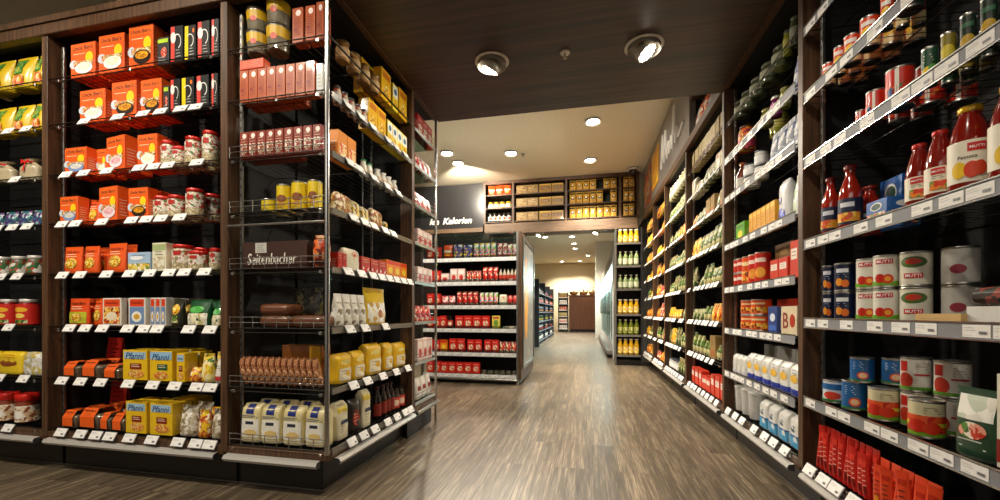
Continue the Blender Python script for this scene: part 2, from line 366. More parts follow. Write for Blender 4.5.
K = {
 'rice': dict(fn='box', name='rice_box', cat='box', desc='orange rice carton with white bowl', base='#f2601c', deco=rice(['#fff6e0', '#f0dca8', '#fffef4'], '#fbf7ee')),
 'riceb': dict(fn='box', name='rice_box', cat='box', desc='orange rice carton with blue bowl', base='#f2601c', deco=rice(['#e8d8b0', '#9db4d6', '#fff6e0'], '#7f97c8')),
 'ricep': dict(fn='box', name='rice_box', cat='box', desc='orange rice carton with pink dish', base='#f2601c', deco=rice(['#e9a6b8', '#d0588a', '#fff6e0'], '#f3dfe6')),
 'riceg': dict(fn='box', name='rice_box', cat='box', desc='orange rice carton with dark pan', base='#f2601c', deco=rice(['#e8701a', '#f5d21c', '#7b1a10'], '#25170f')),
 'curry': dict(fn='box', name='curry_box', cat='box', desc='black carton with pink stripe', base='#17191a', deco=[('r', 0, .34, 0, 1, '#e2473c'), ('e', .22, .68, .24, .16, '#fbe9e4'), ('o', .58, .56, .36, .22, '#f1efe9', -1.2, 2.6), ('l', .45, .9, .12, .3, 3, '#b8b8b4')]),
 'curryy': dict(fn='box', name='curry_box', cat='box', desc='black carton with yellow stripe', base='#17191a', deco=[('r', 0, .34, 0, 1, '#f2cf17'), ('o', .5, .56, .38, .2, '#f1efe9', -1.4, 2.4), ('e', .86, .84, .1, .07, '#f07a1a'), ('l', .45, .9, .12, .3, 3, '#d8d8d4')]),
 'curryl': dict(fn='box', name='curry_box', cat='box', desc='dark grey carton with lime top', base='#34373a', deco=[('r', 0, 1, .8, .95, '#b9d936'), ('e', .6, .42, .3, .2, P(REDS, 160)), ('l', .1, .8, .1, .22, 2, '#c8c8c4')]),
 'ricejar': dict(fn='jar', name='grain_jar', cat='jar', desc='grain jar with red lid', base=P(['#d8c9a0', '#b8a070', '#efe3c2', '#7c6a42'], 160), lid='#c9281e', lidh=.022, neck=.86, label=P(['#efe9de', '#d8cdb8', '#6a8a4a', '#b83a2a', '#efe6d8'], 90), lz=(.3, .8), deco=[('r', .4, .6, .55, .9, '#b8281e'), ('l', .4, .6, .2, .4, 2, '#6a5a48')]),
 'opouch': dict(fn='bag', name='rice_pouch', cat='pouch', desc='orange food pouch with yellow picture', base='#ee5c1c', deco=[('r', .12, .88, .76, .86, '#f0551c'), ('t', "Uncle Ben's", .5, .82, .7, '#31141c'), ('e', .5, .38, .34, .2, P(YEL, 130)), ('l', .2, .8, .62, .7, 2, '#ffe9c0')]),
 'oypouch': dict(fn='bag', name='rice_pouch', cat='pouch', desc='orange and lime food pouch', base='#e8501a', deco=[('r', .06, .94, .08, .5, '#b9b92a'), ('t', "Uncle Ben's", .5, .82, .7, '#31141c'), ('e', .5, .3, .3, .15, P(YEL, 130)), ('l', .2, .8, .6, .68, 2, '#ffe9c0')]),
 'ppouch': dict(fn='box', name='pasta_meal_box', cat='box', desc='white edged orange meal carton', base='#e9dfd2', deco=[('r', .06, .94, .7, .97, '#ea4a1a'), ('t', "Uncle Ben's", .5, .84, .7, '#31141c'), ('p', .06, .94, .06, .68, P(ORNG, 70)), ('e', .5, .34, .3, .16, '#f2e3c4')]),
 'bpouch': dict(fn='box', name='pasta_meal_box', cat='box', desc='red and blue meal carton', base='#e9e4dc', deco=[('r', .06, .94, .7, .97, '#e2421a'), ('t', "Uncle Ben's", .5, .84, .7, '#31141c'), ('r', .06, .94, .06, .68, '#6f8fc0'), ('e', .5, .32, .32, .2, '#f5efe2'), ('e', .5, .32, .18, .1, '#d8a62a')]),
 'blue': dict(fn='box', name='grain_carton', cat='box', desc='low pale blue landscape carton', base='#a9c3dd', deco=[('p', 0, 1, .02, .42, P(['#d8b13a', '#f0d46a', '#7b8f2e', '#fff4dc'], 60)), ('e', .4, .72, .3, .12, '#f0f4f8'), ('l', .2, .8, .86, .9, 1, '#34508a')]),
 'cream': dict(fn='box', name='grain_carton', cat='box', desc='cream carton with green band', base='#e9e2c8', deco=[('r', 0, 1, .74, .96, '#a9b77c'), ('p', .08, .92, .08, .5, P(['#efe8d4', '#c8c0a0', '#e5dcc0', '#b58a50'], 70)), ('l', .2, .8, .58, .68, 2, '#6a6a58')]),
 'dpouch': dict(fn='bag', name='lentil_bag', cat='bag', desc='dark pouch with yellow flower print', base='#2b2b1c', deco=[('e', .5, .62, .36, .2, P(YEL, 90)), ('p', .2, .8, .12, .4, P(VEG, 70))]),
 'gbag': dict(fn='bag', name='rice_bag', cat='bag', desc='green and cream sloping rice bag', base='#16502a', deco=[('p', .06, .94, .06, .48, P(['#f0ead0', '#e4dab0', '#f8f5e4', '#c4b478'], 60)), ('e', .5, .62, .34, .13, '#4fae4a'), ('l', .25, .75, .2, .34, 3, '#2d5a2c')]),
 'cup': dict(fn='sleeve', name='rice_cup_pair', cat='food tub', desc='rice bowl with orange band', base='#f4641e'),
 'sign': dict(fn='card', name='shelf_sign_card', cat='sign', desc='small red standing sign card', base='#d1281a', deco=[('l', .15, .85, .3, .8, 5, '#5c0f0a')]),
 'pfanni': dict(fn='box', name='dumpling_box', cat='box', desc='yellow carton with blue lettering', base='#f0c41e', deco=[('r', .04, .96, .72, .96, '#a8cbe2'), ('t', 'Pfanni', .5, .82, .8, '#173a78', .3), ('r', .3, .78, .36, .56, '#8e2418'), ('e', .56, .2, .34, .14, P(['#e8912a', '#c96a1c', '#f5d98a'], 120)), ('l', .36, .72, .44, .5, 2, '#f7e7c0')]),
 'pfannig': dict(fn='box', name='dumpling_box', cat='box', desc='yellow carton with green panel', base='#f0c41e', deco=[('r', 0, 1, .72, .98, '#9cc6e4'), ('t', 'Pfanni', .5, .8, .82, '#173a78', .3), ('r', .34, .8, .36, .56, '#1e5a34'), ('e', .5, .18, .34, .13, P(['#e8912a', '#c96a1c', '#f5d98a'], 120)), ('l', .4, .74, .44, .5, 2, '#f7e7c0')]),
 'ybag': dict(fn='bag', name='dumpling_bag', cat='bag', desc='yellow and green patterned bag', base=P(['#f2d43a', '#e2a82a', '#fff0a0', '#4f7a2a', '#f4e6b0'], 55)),
 'olow': dict(fn='bag', name='noodle_bag', cat='bag', desc='low yellow snack bag', base=P(['#f4c81e', '#e08a2a', '#fff0c8', '#b5481a'], 60)),
 'clear': dict(fn='bag', name='mushroom_bag', cat='bag', desc='clear and white printed food bag', base=P(['#e9e3d4', '#c9bda0', '#8a7a5c', '#f7f4ea', '#b9a888'], 60)),
 'wbag': dict(fn='bag', name='food_bag', cat='bag', desc='white bag with red print', base='#e9e4da', deco=[('r', .1, .9, .12, .3, '#c8281e'), ('l', .2, .8, .45, .7, 4, '#5a5a5a')]),
 'yg': dict(fn='bag', name='herb_bag', cat='bag', desc='yellow bag with green leaf panel', base='#d6b418', seed=4, deco=[('p', .05, .66, .4, .92, P(['#4f8a34', '#8aa84a', '#2f6a2a'], 60)), ('p', .05, .75, .05, .35, P(['#e89a5a', '#f3d8b0', '#c8542a'], 70))]),
 'rib': dict(fn='bag', name='gift_bag', cat='bag', desc='cream bag tied with red ribbon', base='#b8a98a', ribbon='#d21f18', prof=[(0, .9, .8), (.1, 1, 1), (.6, .95, .95), (.82, .5, .5), (.88, .4, .4), (1, .85, .7)]),
 'teal': dict(fn='bag', name='sweets_bag', cat='bag', desc='small teal and violet patterned bag', base=P(['#1e7a86', '#3c2f6a', '#8fc7c4', '#17324f', '#d8dce0', '#7c4a8c'], 80)),
 'wjar': dict(fn='jar', name='pickle_jar', cat='jar', desc='dark jar with white banded lid', base=P(['#2f4a2a', '#5a6a3a', '#1c241a', '#8a2a1c'], 80), lid='#e9e3da', lidh=.02, label=P(['#3a6a3c', '#e8e4d8', '#c8402a'], 60)),
 'rpkw': dict(fn='jar', name='soup_jar', cat='jar', desc='red labelled jar with white lid', base='#7e120c', lid='#f1ece4', lidh=.02, neck=.7, label='#d3261a', lz=(.02, .8), deco=[('e', .5, .72, .2, .12, '#f4b52a'), ('e', .5, .42, .14, .12, '#f2d25a'), ('p', .3, .7, .05, .22, P(VEG, 60))]),
 'ybox': dict(fn='bag', name='potato_bag', cat='bag', desc='yellow printed food bag', base='#ecc928', prof=BLOCK, p=5, deco=[('e', .5, .5, .34, .16, '#8a4a1c'), ('l', .2, .8, .75, .85, 2, '#c23a1c')]),
 'wbag2': dict(fn='bag', name='flour_bag', cat='bag', desc='pale grey printed food bag', base=P(['#d8d6cc', '#efeee8', '#b8b4a4', '#c9b45a'], 50), prof=BLOCK, p=4),
 'rtop': dict(fn='jar', name='honey_jar', cat='jar', desc='wide jar with bright red lid', base='#8a3a1c', lid='#e2261a', lidh=.045, neck=.92, label=P(['#d8b48a', '#e8d8bc', '#8a4a2a', '#f1e9da'], 70), lz=(.05, .6), deco=[('e', .5, .45, .12, .25, '#f7f3ea')]),
 'pot': dict(fn='tub', name='sauce_pot', cat='tub', desc='cream pot with yellow band', base='#7d735c', lid='#3a3526', deco=[('r', 0, 1, .52, .97, '#d2a818'), ('e', .5, .5, .09, .14, '#c8401e'), ('l', .3, .7, .12, .34, 4, '#5a5548')]),
 'redtall': dict(fn='box', name='tea_box', cat='box', desc='narrow tall red carton', base='#b4501a', deco=[('e', .6, .85, .28, .09, '#fbe9e2'), ('l', .12, .88, .2, .68, 8, '#8e2c14'), ('r', .1, .5, .32, .42, '#8e1c10')]),
 'redflat': dict(fn='box', name='tea_box', cat='box', desc='red carton lying flat', base='#e0522c', deco=[('l', .1, .9, .2, .8, 4, '#f6c4a8')]),
 'redmix': dict(fn='box', name='tea_box', cat='box', desc='small carton with red picture', base='#8f3422', deco=[('p', .08, .92, .1, .55, P(['#c8b49a', '#8a5a3c', '#e8dcc8', '#9a2a1c'], 90)), ('e', .6, .85, .28, .1, '#fbe9e2'), ('l', .15, .85, .62, .72, 2, '#f0c8b0')]),
 'whitecart': dict(fn='box', name='tea_box', cat='box', desc='white corner carton', base='#dfe2de', deco=[('l', .15, .85, .2, .6, 4, '#8a9a8c')]),
 'ycan': dict(fn='can', name='cocoa_tin', cat='tin', desc='yellow cylindrical tin', base='#e6c81c', deco=[('e', .5, .45, .2, .16, '#8a4a1e'), ('l', .35, .65, .75, .85, 2, '#6a4a10'), ('e', .5, .2, .16, .08, '#c88a2a')]),
 'yshort': dict(fn='can', name='cocoa_tin', cat='tin', desc='short yellow tin', base='#d8bf18', deco=[('l', .35, .65, .3, .6, 3, '#5a4a10')]),
 'crate': dict(fn='tray', name='display_carton', cat='box', desc='brown display carton with white lettering', base='#3c1d10', deco=[('t', 'Seitenbacher', .46, .36, .78, '#f4efe2', .15, .42), ('l', .84, .9, .4, .44, 1, '#f4efe2'), ('r', .2, .38, .58, .96, '#c9c7bf'), ('l', .23, .35, .64, .86, 4, '#7a7870')]),
 'backsign': dict(fn='card', name='shelf_sign_card', cat='sign', desc='dark sign card lettered Seitenbacher', base='#1c130d', deco=[('t', 'Seitenbacher', .5, .5, .9, '#8f826e', .15)]),
 'obag': dict(fn='bag', name='fruit_bag', cat='bag', desc='orange and clear bag with animal shape', base=P(['#c8421a', '#7c2410', '#e8702a', '#5a1c0e', '#d8a070'], 40), prof=PILLOW),
 'bread': dict(fn='loaf', name='bread_pack', cat='bread', desc='wrapped brown bread pack', base='#6b3a1c'),
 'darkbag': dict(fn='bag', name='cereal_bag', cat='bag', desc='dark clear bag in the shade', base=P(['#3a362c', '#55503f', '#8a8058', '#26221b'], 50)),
 'cookie': dict(fn='bag', name='cookie_bag', cat='bag', desc='thin tan cookie bag', base=P(['#a8683c', '#c98a58', '#8a4a26', '#e0b48a', '#6e3a1e'], 90), prof=PILLOW),
 'tanbox': dict(fn='box', name='stock_carton', cat='box', desc='tan stock carton', base='#9a5a20', deco=[('r', .7, .98, 0, 1, '#d9a21e')]),
 'flour': dict(fn='bag', name='flour_bag', cat='bag', desc='cream flour bag with blue strip', base='#e6d8a0', prof=BLOCK, p=5, wob=.02, deco=[('r', .3, .7, .76, 1, '#20307c'), ('r', .06, .94, .14, .62, '#f3efe2'), ('r', .3, .7, .48, .56, '#2b3440'), ('l', .1, .9, .65, .7, 2, '#6a7488'), ('e', .55, .26, .3, .09, '#dfc078')]),
 'tanjar': dict(fn='jar', name='spread_jar', cat='jar', desc='small tan jar', base='#a8804c', lid='#7a6034', label='#c8a878', neck=.9),
 'ytall': dict(fn='box', name='cereal_box', cat='box', desc='yellow cereal carton', base='#eab616', deco=[('r', .1, .9, .72, .92, '#c8701a'), ('e', .5, .38, .32, .2, P(YEL, 90)), ('l', .2, .8, .1, .2, 2, '#8a4a10')]),
 'wytall': dict(fn='box', name='cereal_box', cat='box', desc='white and yellow cereal carton', base='#f0d83a', deco=[('r', .0, 1, .5, .95, '#f1efe4'), ('e', .5, .72, .3, .12, '#2a6a8a'), ('e', .5, .28, .3, .16, '#d8a01a')]),
 'ssmall': dict(fn='jar', name='spice_jar', cat='jar', desc='small spice jar', base=P(['#8a6a4a', '#c8b89a', '#5a3a2a', '#9a4a30'], 70), lid='#2a2624', label='#b8b0a4'),
 'orpk': dict(fn='box', name='porridge_box', cat='box', desc='orange carton with pale picture', base='#e08a34', deco=[('p', .1, .9, .1, .6, P(['#f0c88a', '#d8542a', '#f4e2c0'], 60))]),
 'gcap': dict(fn='bottle', name='drink_bottle', cat='bottle', desc='small white bottle with green cap', base='#e2e0d4', lid='#1f8a4a', label='#d8c8a8', neck=.6),
 'wcap': dict(fn='bottle', name='drink_bottle', cat='bottle', desc='small white bottle with white cap', base='#e2ddd0', lid='#e6e6e0', label='#d0b498', neck=.6),
 'ytub': dict(fn='bag', name='soup_sachet', cat='packet', desc='small yellow printed sachet', base=P(['#f0c83a', '#e8e2c8', '#8a6a2a', '#f6e9a8'], 60), p=4, prof=BLOCK),
 'browntub': dict(fn='bag', name='soup_sachet', cat='packet', desc='small brown printed sachet', base=P(['#c8a86a', '#8a6a3a', '#efe0c0', '#a8542a'], 60), p=4, prof=BLOCK),
 'rpack': dict(fn='box', name='sauce_box', cat='box', desc='small red carton', base='#b8281c', deco=[('p', .1, .9, .1, .5, P(REDS, 60)), ('l', .2, .8, .7, .85, 2, '#f0d8c8')]),
 'wcup': dict(fn='bag', name='sugar_bag', cat='bag', desc='cream bag with red circle', base='#e4dcc0', prof=BLOCK, p=5, deco=[('o', .55, .7, .2, .16, '#c83a24'), ('e', .55, .7, .1, .08, '#d8542a')]),
 'obox': dict(fn='box', name='corn_box', cat='box', desc='orange carton with red top', base='#ef8a1e', deco=[('r', 0, 1, .78, 1, '#d8301c'), ('e', .5, .42, .3, .2, '#f6d23a'), ('l', .2, .8, .1, .2, 2, '#a8301a')]),
 'clearb': dict(fn='bag', name='nut_bag', cat='bag', desc='clear bag with pale contents', base=P(['#b8ae98', '#e6e0d0', '#8f8268', '#f4f1ea'], 40), seed=2),
 'yswirl': dict(fn='bag', name='nut_bag', cat='bag', desc='large yellow and white bag', base='#e8c21c', seed=6, deco=[('p', .08, .92, .06, .6, P(['#f4f1e4', '#e8e0c8', '#c9a050', '#ffffff'], 30)), ('e', .6, .3, .12, .12, '#b86a2a')]),
 'sugar': dict(fn='bag', name='sugar_bag', cat='bag', desc='yellow block bag with white label', base='#e9b91c', prof=BLOCK, p=4, deco=[('r', .15, .85, .08, .5, '#f0e6c8'), ('e', .5, .7, .26, .1, '#f8e68a'), ('l', .25, .75, .2, .4, 3, '#b87a1a')]),
 'wy': dict(fn='bag', name='flour_bag', cat='bag', desc='white and yellow flour bag', base='#ece3c0', prof=BLOCK, p=4, deco=[('r', .05, .95, .74, .92, '#e6cc4a'), ('r', .2, .8, .42, .52, '#2f3b58'), ('l', .2, .8, .2, .34, 3, '#8a8878')]),
 'dkred': dict(fn='bag', name='coffee_bag', cat='bag', desc='black coffee bag with red label', base='#1a1312', prof=BLOCK, p=4, deco=[('e', .5, .45, .32, .24, '#a82a1c'), ('l', .25, .75, .36, .56, 3, '#e8c8b0')]),
 'dbot': dict(fn='bottle', name='syrup_bottle', cat='bottle', desc='dark syrup bottle', base='#1c100c', lid='#3a1612', label='#8a2a1c'),
 'bjar': dict(fn='jar', name='jam_jar', cat='jar', desc='dark jar with red label', base='#1a0e0c', lid='#2a2220', label='#c83a2a', deco=[('e', .5, .5, .16, .3, '#f0d8c0')]),
 'pink': dict(fn='box', name='biscuit_box', cat='box', desc='pale pink carton', base='#e6c6bc', deco=[('r', .1, .9, .62, .9, '#f2e6de'), ('e', .5, .34, .3, .22, '#c2352c')]),
 'redb': dict(fn='bag', name='snack_bag', cat='bag', desc='red snack bag', base=P(REDS, 60)),
 'whiteb': dict(fn='bag', name='snack_bag', cat='bag', desc='white snack bag', base='#e2ddd4', deco=[('r', .2, .8, .4, .6, '#8c2a24')]),
 'redg': dict(fn='box', name='muesli_box', cat='box', desc='red carton with bowl', base='#cf2418', deco=[('e', .5, .4, .36, .24, P(['#f0c88a', '#b86a2a', '#f7efe0', '#d8302a'], 80)), ('r', .1, .9, .74, .88, '#e8342a'), ('l', .2, .8, .78, .82, 1, '#ffe8d8')]),
 'yelg': dict(fn='box', name='muesli_box', cat='box', desc='yellow carton with green picture', base='#e4cf5a', deco=[('e', .5, .45, .3, .24, '#6a9a3a'), ('r', .1, .9, .78, .92, '#c83a2a')]),
 'purp': dict(fn='bag', name='sweets_bag', cat='bag', desc='purple and yellow sweets bag', base=P(['#4a2a78', '#8a5ab0', '#f0c83a', '#e8e0f0', '#1c2a6a'], 40)),
 'multi': dict(fn='bag', name='sweets_bag', cat='bag', desc='bright multicoloured sweets bag', base=P(['#e8e4dc', '#d83a4a', '#f2c82a', '#4aa8b8', '#7ab83a', '#f29ab0'], 50)),
 'spk': dict(fn='bag', name='sweets_bag', cat='bag', desc='pink and white sweets bag', base=P(['#f0d8d4', '#d86a6a', '#f6efea', '#b83a3a'], 50)),
 'sbot': dict(fn='bottle', name='sauce_bottle', cat='bottle', desc='slim dark topped sauce bottle', base='#c8bca8', lid='#1a1614', label='#b83a2a'),
 'flatw': dict(fn='box', name='wafer_box', cat='box', desc='flat white wafer carton', base='#e8dcc8', deco=[('r', .1, .9, .2, .5, '#c8a87a')]),
 'juice': dict(fn='bottle', name='juice_bottle', cat='bottle', desc='yellow juice bottle with white cap', base='#d8a81c', lid='#f0eee0', label=P(['#e8b81c', '#f2e8b8', '#d89a1a', '#f0cc3a'], 40), neck=.6),
 'juiceg': dict(fn='bottle', name='juice_bottle', cat='bottle', desc='lime green juice bottle', base='#6f7a22', lid='#d8d8b8', label=P(['#8a963a', '#b0ac50', '#e0dcae', '#5c6e24'], 40), neck=.4),
 'juicep': dict(fn='bottle', name='juice_bottle', cat='bottle', desc='pale green tinted bottle', base='#7f9060', lid='#e8e6d8', label='#c8cfb0', neck=.4),
 'crisps': dict(fn='bag', name='crisps_bag', cat='bag', desc='bright orange crisps bag', base='#e2501a', prof=PILLOW, deco=[('r', .06, .94, .45, .6, '#f6e6d0'), ('e', .5, .3, .26, .12, '#f2a02a')]),
 'pasta': dict(fn='bag', name='pasta_bag', cat='bag', desc='yellow pasta bag with dark label', base=P(['#e9b83a', '#d89a2a', '#f4d67a', '#c88420'], 90), deco=[('r', .08, .92, .8, .92, '#2c3a24'), ('e', .5, .46, .3, .13, '#2a1e14'), ('e', .5, .5, .18, .08, '#f4efe0')]),
 'basket': dict(fn='box', name='cracker_box', cat='box', desc='cream brown cracker carton', base='#7d6238', deco=[('p', .04, .96, .06, .94, P(['#8a6a3c', '#6e5430', '#b09058', '#94743c'], 40)), ('l', .1, .9, .3, .7, 3, '#e8d8b8')]),
 'longy': dict(fn='box', name='cracker_box', cat='box', desc='long golden cracker carton', base='#a87c1e', deco=[('r', .1, .9, .3, .7, '#7a4e14'), ('l', .2, .8, .4, .55, 2, '#f2e2b0'), ('r', .0, 1, .86, 1, '#e0b84a')]),
 'sm_yjar': dict(fn='jar', name='antipasti_jar', cat='jar', desc='small amber jar', base='#c88a2a', lid='#d8c03a', label='#e8dcc0'),
 'dkjar': dict(fn='jar', name='antipasti_jar', cat='jar', desc='small dark jar with pale label', base='#2a1c14', lid='#1c1a18', label='#dcd8cc', deco=[('e', .5, .5, .14, .3, '#c8542a')]),
 # right wall
 'ocan': dict(fn='can', name='tomato_can', cat='can', desc='small orange and white tomato can', base='#e2451c', deco=[('r', 0, 1, .0, .34, '#f0d9a0'), ('e', .5, .45, .2, .2, '#f4c83a'), ('r', .3, .7, .7, .86, '#f7efe6')]),
 'rtin': dict(fn='can', name='tomato_can', cat='can', desc='red tomato tin with diagonal stripe', base='#cf2a17', deco=[('p', 0, 1, .1, .55, P(['#d8301a', '#e8542a', '#a81c10', '#3c6a2a', '#f0742a'], 60)), ('r', .46, .54, .0, 1, '#efe6dc'), ('r', .3, .42, .2, .5, '#22447c')]),
 'gcan': dict(fn='can', name='vegetable_can', cat='can', desc='dark green vegetable can', base='#134a30', deco=[('e', .5, .3, .24, .18, '#f0cf2a'), ('l', .34, .66, .62, .8, 3, '#f2efe0'), ('e', .62, .42, .12, .1, '#4a9a3a')]),
 'ylcan': dict(fn='can', name='vegetable_can', cat='can', desc='olive and yellow vegetable can', base='#8a7a24', deco=[('e', .5, .5, .26, .2, '#d8c43a')]),
 'dcan': dict(fn='can', name='vegetable_can', cat='can', desc='dark can with gold picture', base='#1a2a20', deco=[('e', .5, .35, .26, .18, '#c8a02a'), ('r', .3, .7, .7, .82, '#3a6a4a')]),
 'ketch': dict(fn='bottle', name='sauce_bottle', cat='bottle', desc='red sauce bottle with dark blue label', base='#9c1f0e', lid='#7a150c', label='#141c3e', neck=.42, deco=[('p', .2, .8, .1, .45, P(['#e8a02a', '#d8542a', '#f2d25a'], 60)), ('r', .34, .66, .66, .84, '#dfe2ea')]),
 'bluebox': dict(fn='box', name='pizza_sauce_box', cat='box', desc='blue carton with tomato picture', base='#1c5ca8', deco=[('e', .5, .7, .3, .2, '#e8ecf0'), ('e', .5, .7, .24, .15, '#1d4a3a'), ('p', .05, .95, .05, .4, P(['#d83a1c', '#f0884a', '#f4e6d0', '#7a9a3a'], 60))], side=[('p', .1, .9, .05, .4, P(['#d83a1c', '#f0884a', '#f4e6d0', '#7a9a3a'], 60)), ('e', .5, .7, .3, .16, '#dfe6ee')]),
 'sjar': dict(fn='jar', name='tomato_sauce_jar', cat='jar', desc='tomato sauce jar with white label', base='#7c1308', lid='#b3241a', neck=.5, shoulder=.66, label='#ece2cc', lz=(.16, .5), deco=[('r', .38, .62, .7, .95, '#c8241a'), ('t', 'MUTTI', .5, .82, .2, '#ffffff'), ('p', .36, .64, .1, .45, P(['#d83a1c', '#7a9a3a', '#f08a2a'], 90)), ('l', .4, .6, .55, .62, 2, '#5a5a50')]),
 'bigjar': dict(fn='jar', name='passata_bottle', cat='jar', desc='large passata bottle with yellow lid', base='#7e1206', lid='#d8a81c', neck=.52, shoulder=.68, lidh=.018, label='#efe8d4', lz=(.15, .6), deco=[('r', .5, .72, .72, .92, '#c8201a'), ('t', 'MUTTI', .61, .82, .17, '#ffffff'), ('t', 'Passata', .5, .6, .22, '#3a3a34'), ('e', .4, .3, .09, .2, '#f2c62a'), ('e', .55, .28, .09, .2, '#d8401c'), ('e', .64, .3, .08, .18, '#c83a14')]),
 'navy': dict(fn='can', name='fruit_can', cat='can', desc='navy fruit can with peach picture', base='#101a3c', deco=[('e', .42, .3, .1, .16, '#f09a2a'), ('e', .58, .24, .1, .15, '#e8701a'), ('r', .34, .66, .68, .84, '#e6e8ee'), ('l', .38, .62, .5, .6, 2, '#9ab0d8')]),
 'mutti': dict(fn='can', name='tomato_can', cat='can', desc='white tomato can with red plaque', base='#e6e3d6', deco=[('r', .32, .68, .76, .92, '#c8241a'), ('t', 'MUTTI', .5, .84, .3, '#ffffff'), ('r', 0, 1, .02, .16, '#6faa2a'), ('e', .42, .26, .11, .16, '#c8240e'), ('e', .58, .24, .11, .16, '#d83414'), ('e', .58, .24, .06, .09, '#f0a02a')]),
 'mutti2': dict(fn='can', name='tomato_can', cat='can', desc='white can with olive and red picture', base='#dedac8', deco=[('e', .5, .72, .24, .18, '#4a6a2a'), ('e', .5, .74, .14, .1, '#c8361c'), ('r', .34, .66, .2, .36, '#c8241a'), ('t', 'MUTTI', .5, .28, .26, '#ffffff')]),
 'graycan': dict(fn='can', name='vegetable_can', cat='can', desc='plain grey white can', base='#b4b2aa', deco=[('e', .5, .4, .12, .14, '#8a2a3a')]),
 'lowtan': dict(fn='tray', name='cardboard_tray', cat='tray', desc='low tan cardboard tray', base='#c8a468', deco=[('l', .1, .9, .3, .5, 2, '#8a6a3a')]),
 'lowwhite': dict(fn='tray', name='cardboard_tray', cat='tray', desc='low white cardboard tray', base='#dcdad4'),
 'herb': dict(fn='loaf', name='herb_packet', cat='packet', desc='dark leafy packet lying in a tray', base=P(['#2a2a24', '#4a5a3a', '#c8b8a8', '#8a3a2a', '#1a1a18'], 40)),
 'bluecan': dict(fn='can', name='tomato_can', cat='can', desc='blue can with tomato half picture', base='#1f63a4', deco=[('e', .58, .26, .13, .18, '#e2552a'), ('e', .58, .26, .09, .12, '#f4c8a0'), ('l', .36, .6, .55, .85, 5, '#dce8f4'), ('r', 0, 1, .0, .06, '#3a8a3a')]),
 'wbcan': dict(fn='can', name='tomato_can', cat='can', desc='white and blue tomato can', base='#dfe6ea', deco=[('r', 0, 1, .6, .9, '#2a6aa8'), ('e', .5, .3, .2, .2, '#e2452a'), ('r', 0, 1, .0, .1, '#3a8a3a')]),
 'fieldcan': dict(fn='can', name='tomato_can', cat='can', desc='can with red tomatoes on green', base='#d8cfa8', deco=[('r', 0, 1, 0, .22, '#7aa82a'), ('p', .1, .9, .12, .62, P(['#c8240e', '#d83a14', '#a81c0c', '#e2582a'], 40)), ('r', 0, 1, .3, .42, '#d8cf3a'), ('e', .4, .3, .16, .2, '#cc2812'), ('e', .62, .26, .14, .18, '#d83616'), ('l', .5, .75, .7, .85, 3, '#6a6a5a')]),
 'muttitop': dict(fn='can', name='tomato_can', cat='can', desc='white tomato can with red side stripe', base='#e4e1d8', deco=[('r', .24, .4, .6, .94, '#c8241a'), ('e', .36, .3, .14, .26, '#b8301a'), ('r', 0, 1, 0, .1, '#5a9a2a'), ('r', .52, .8, .48, .54, '#b8303a'), ('l', .55, .8, .6, .85, 4, '#8a8a84')]),
 'leaf': dict(fn='bag', name='salad_pouch', cat='pouch', desc='green and white leaf printed pouch', base='#2a4a34', seed=5, deco=[('p', .1, .9, .55, .9, P(['#e8e6dc', '#c9d2c0', '#f4f2ea'], 20)), ('e', .5, .4, .3, .12, P(['#c83a24', '#e8a08a', '#5a8a3a', '#f0e0d0'], 60)), ('l', .2, .8, .15, .25, 2, '#cfd8c8')]),
 'mbox': dict(fn='box', name='passata_carton', cat='box', desc='tall carton with red plaque', base='#e2dccb', deco=[('r', .1, .9, .78, .92, '#c8241a'), ('t', 'MUTTI', .5, .85, .6, '#ffffff'), ('e', .5, .5, .36, .2, P(['#c8240e', '#d83a14', '#e8582a'], 60)), ('r', 0, 1, .05, .3, '#8a1c10')]),
 'sach': dict(fn='bag', name='tomato_paste_sachet', cat='packet', desc='slim bright red sachet', base='#c81a10', p=2.6, deco=[('r', .2, .8, .72, .84, '#e03a24'), ('l', .25, .75, .3, .62, 4, '#f0c8b8'), ('e', .5, .2, .2, .1, '#7a0c08')]),
 'sacho': dict(fn='bag', name='tomato_paste_sachet', cat='packet', desc='slim orange sachet', base='#e0431a', p=2.6, deco=[('r', .2, .8, .74, .84, '#c02a10'), ('l', .25, .75, .3, .62, 4, '#3a1a10'), ('e', .5, .2, .2, .09, '#f2a02a')]),
 'lowcan': dict(fn='can', name='low_can', cat='can', desc='squat dark can', base='#2a2e26', deco=[('r', 0, 1, .3, .6, '#7a7458')]),
 'djar': dict(fn='jar', name='pickle_jar', cat='jar', desc='grey green pickle jar', base='#4a5238', lid='#6b6a5c', label='#8a8a72', lz=(.3, .62)),
 'ypjar': dict(fn='jar', name='pickle_jar', cat='jar', desc='yellow green pickle jar', base='#8a8a2a', lid='#5a5a4c', label='#a8a04a', lz=(.3, .62)),
 'mixjar': dict(fn='jar', name='preserve_jar', cat='jar', desc='tall jar of orange preserves', base=P(['#e8701a', '#c83a2a', '#f0c83a', '#8a2a4a'], 60), lid='#5a3a24', label='#d84a6a', lz=(.1, .4)),
 'purjar': dict(fn='jar', name='preserve_jar', cat='jar', desc='violet preserve jar', base='#6a1a4a', lid='#e0d8cc', label='#b04a8a'),
 'oliv': dict(fn='jar', name='preserve_jar', cat='jar', desc='olive green preserve jar', base='#7a7a3a', lid='#8a8450', label='#c8c48a'),
 'whp': dict(fn='bag', name='dumpling_pouch', cat='pouch', desc='white and pale blue pouch', base=P(['#a8aaae', '#888c98', '#d0d0ce', '#5a6a98'], 40, .6, 0)),
 'brbot': dict(fn='bottle', name='vinegar_bottle', cat='bottle', desc='brown vinegar bottle with pale label', base='#6a2a10', lid='#a8521c', label='#c8c4b8', neck=.45),
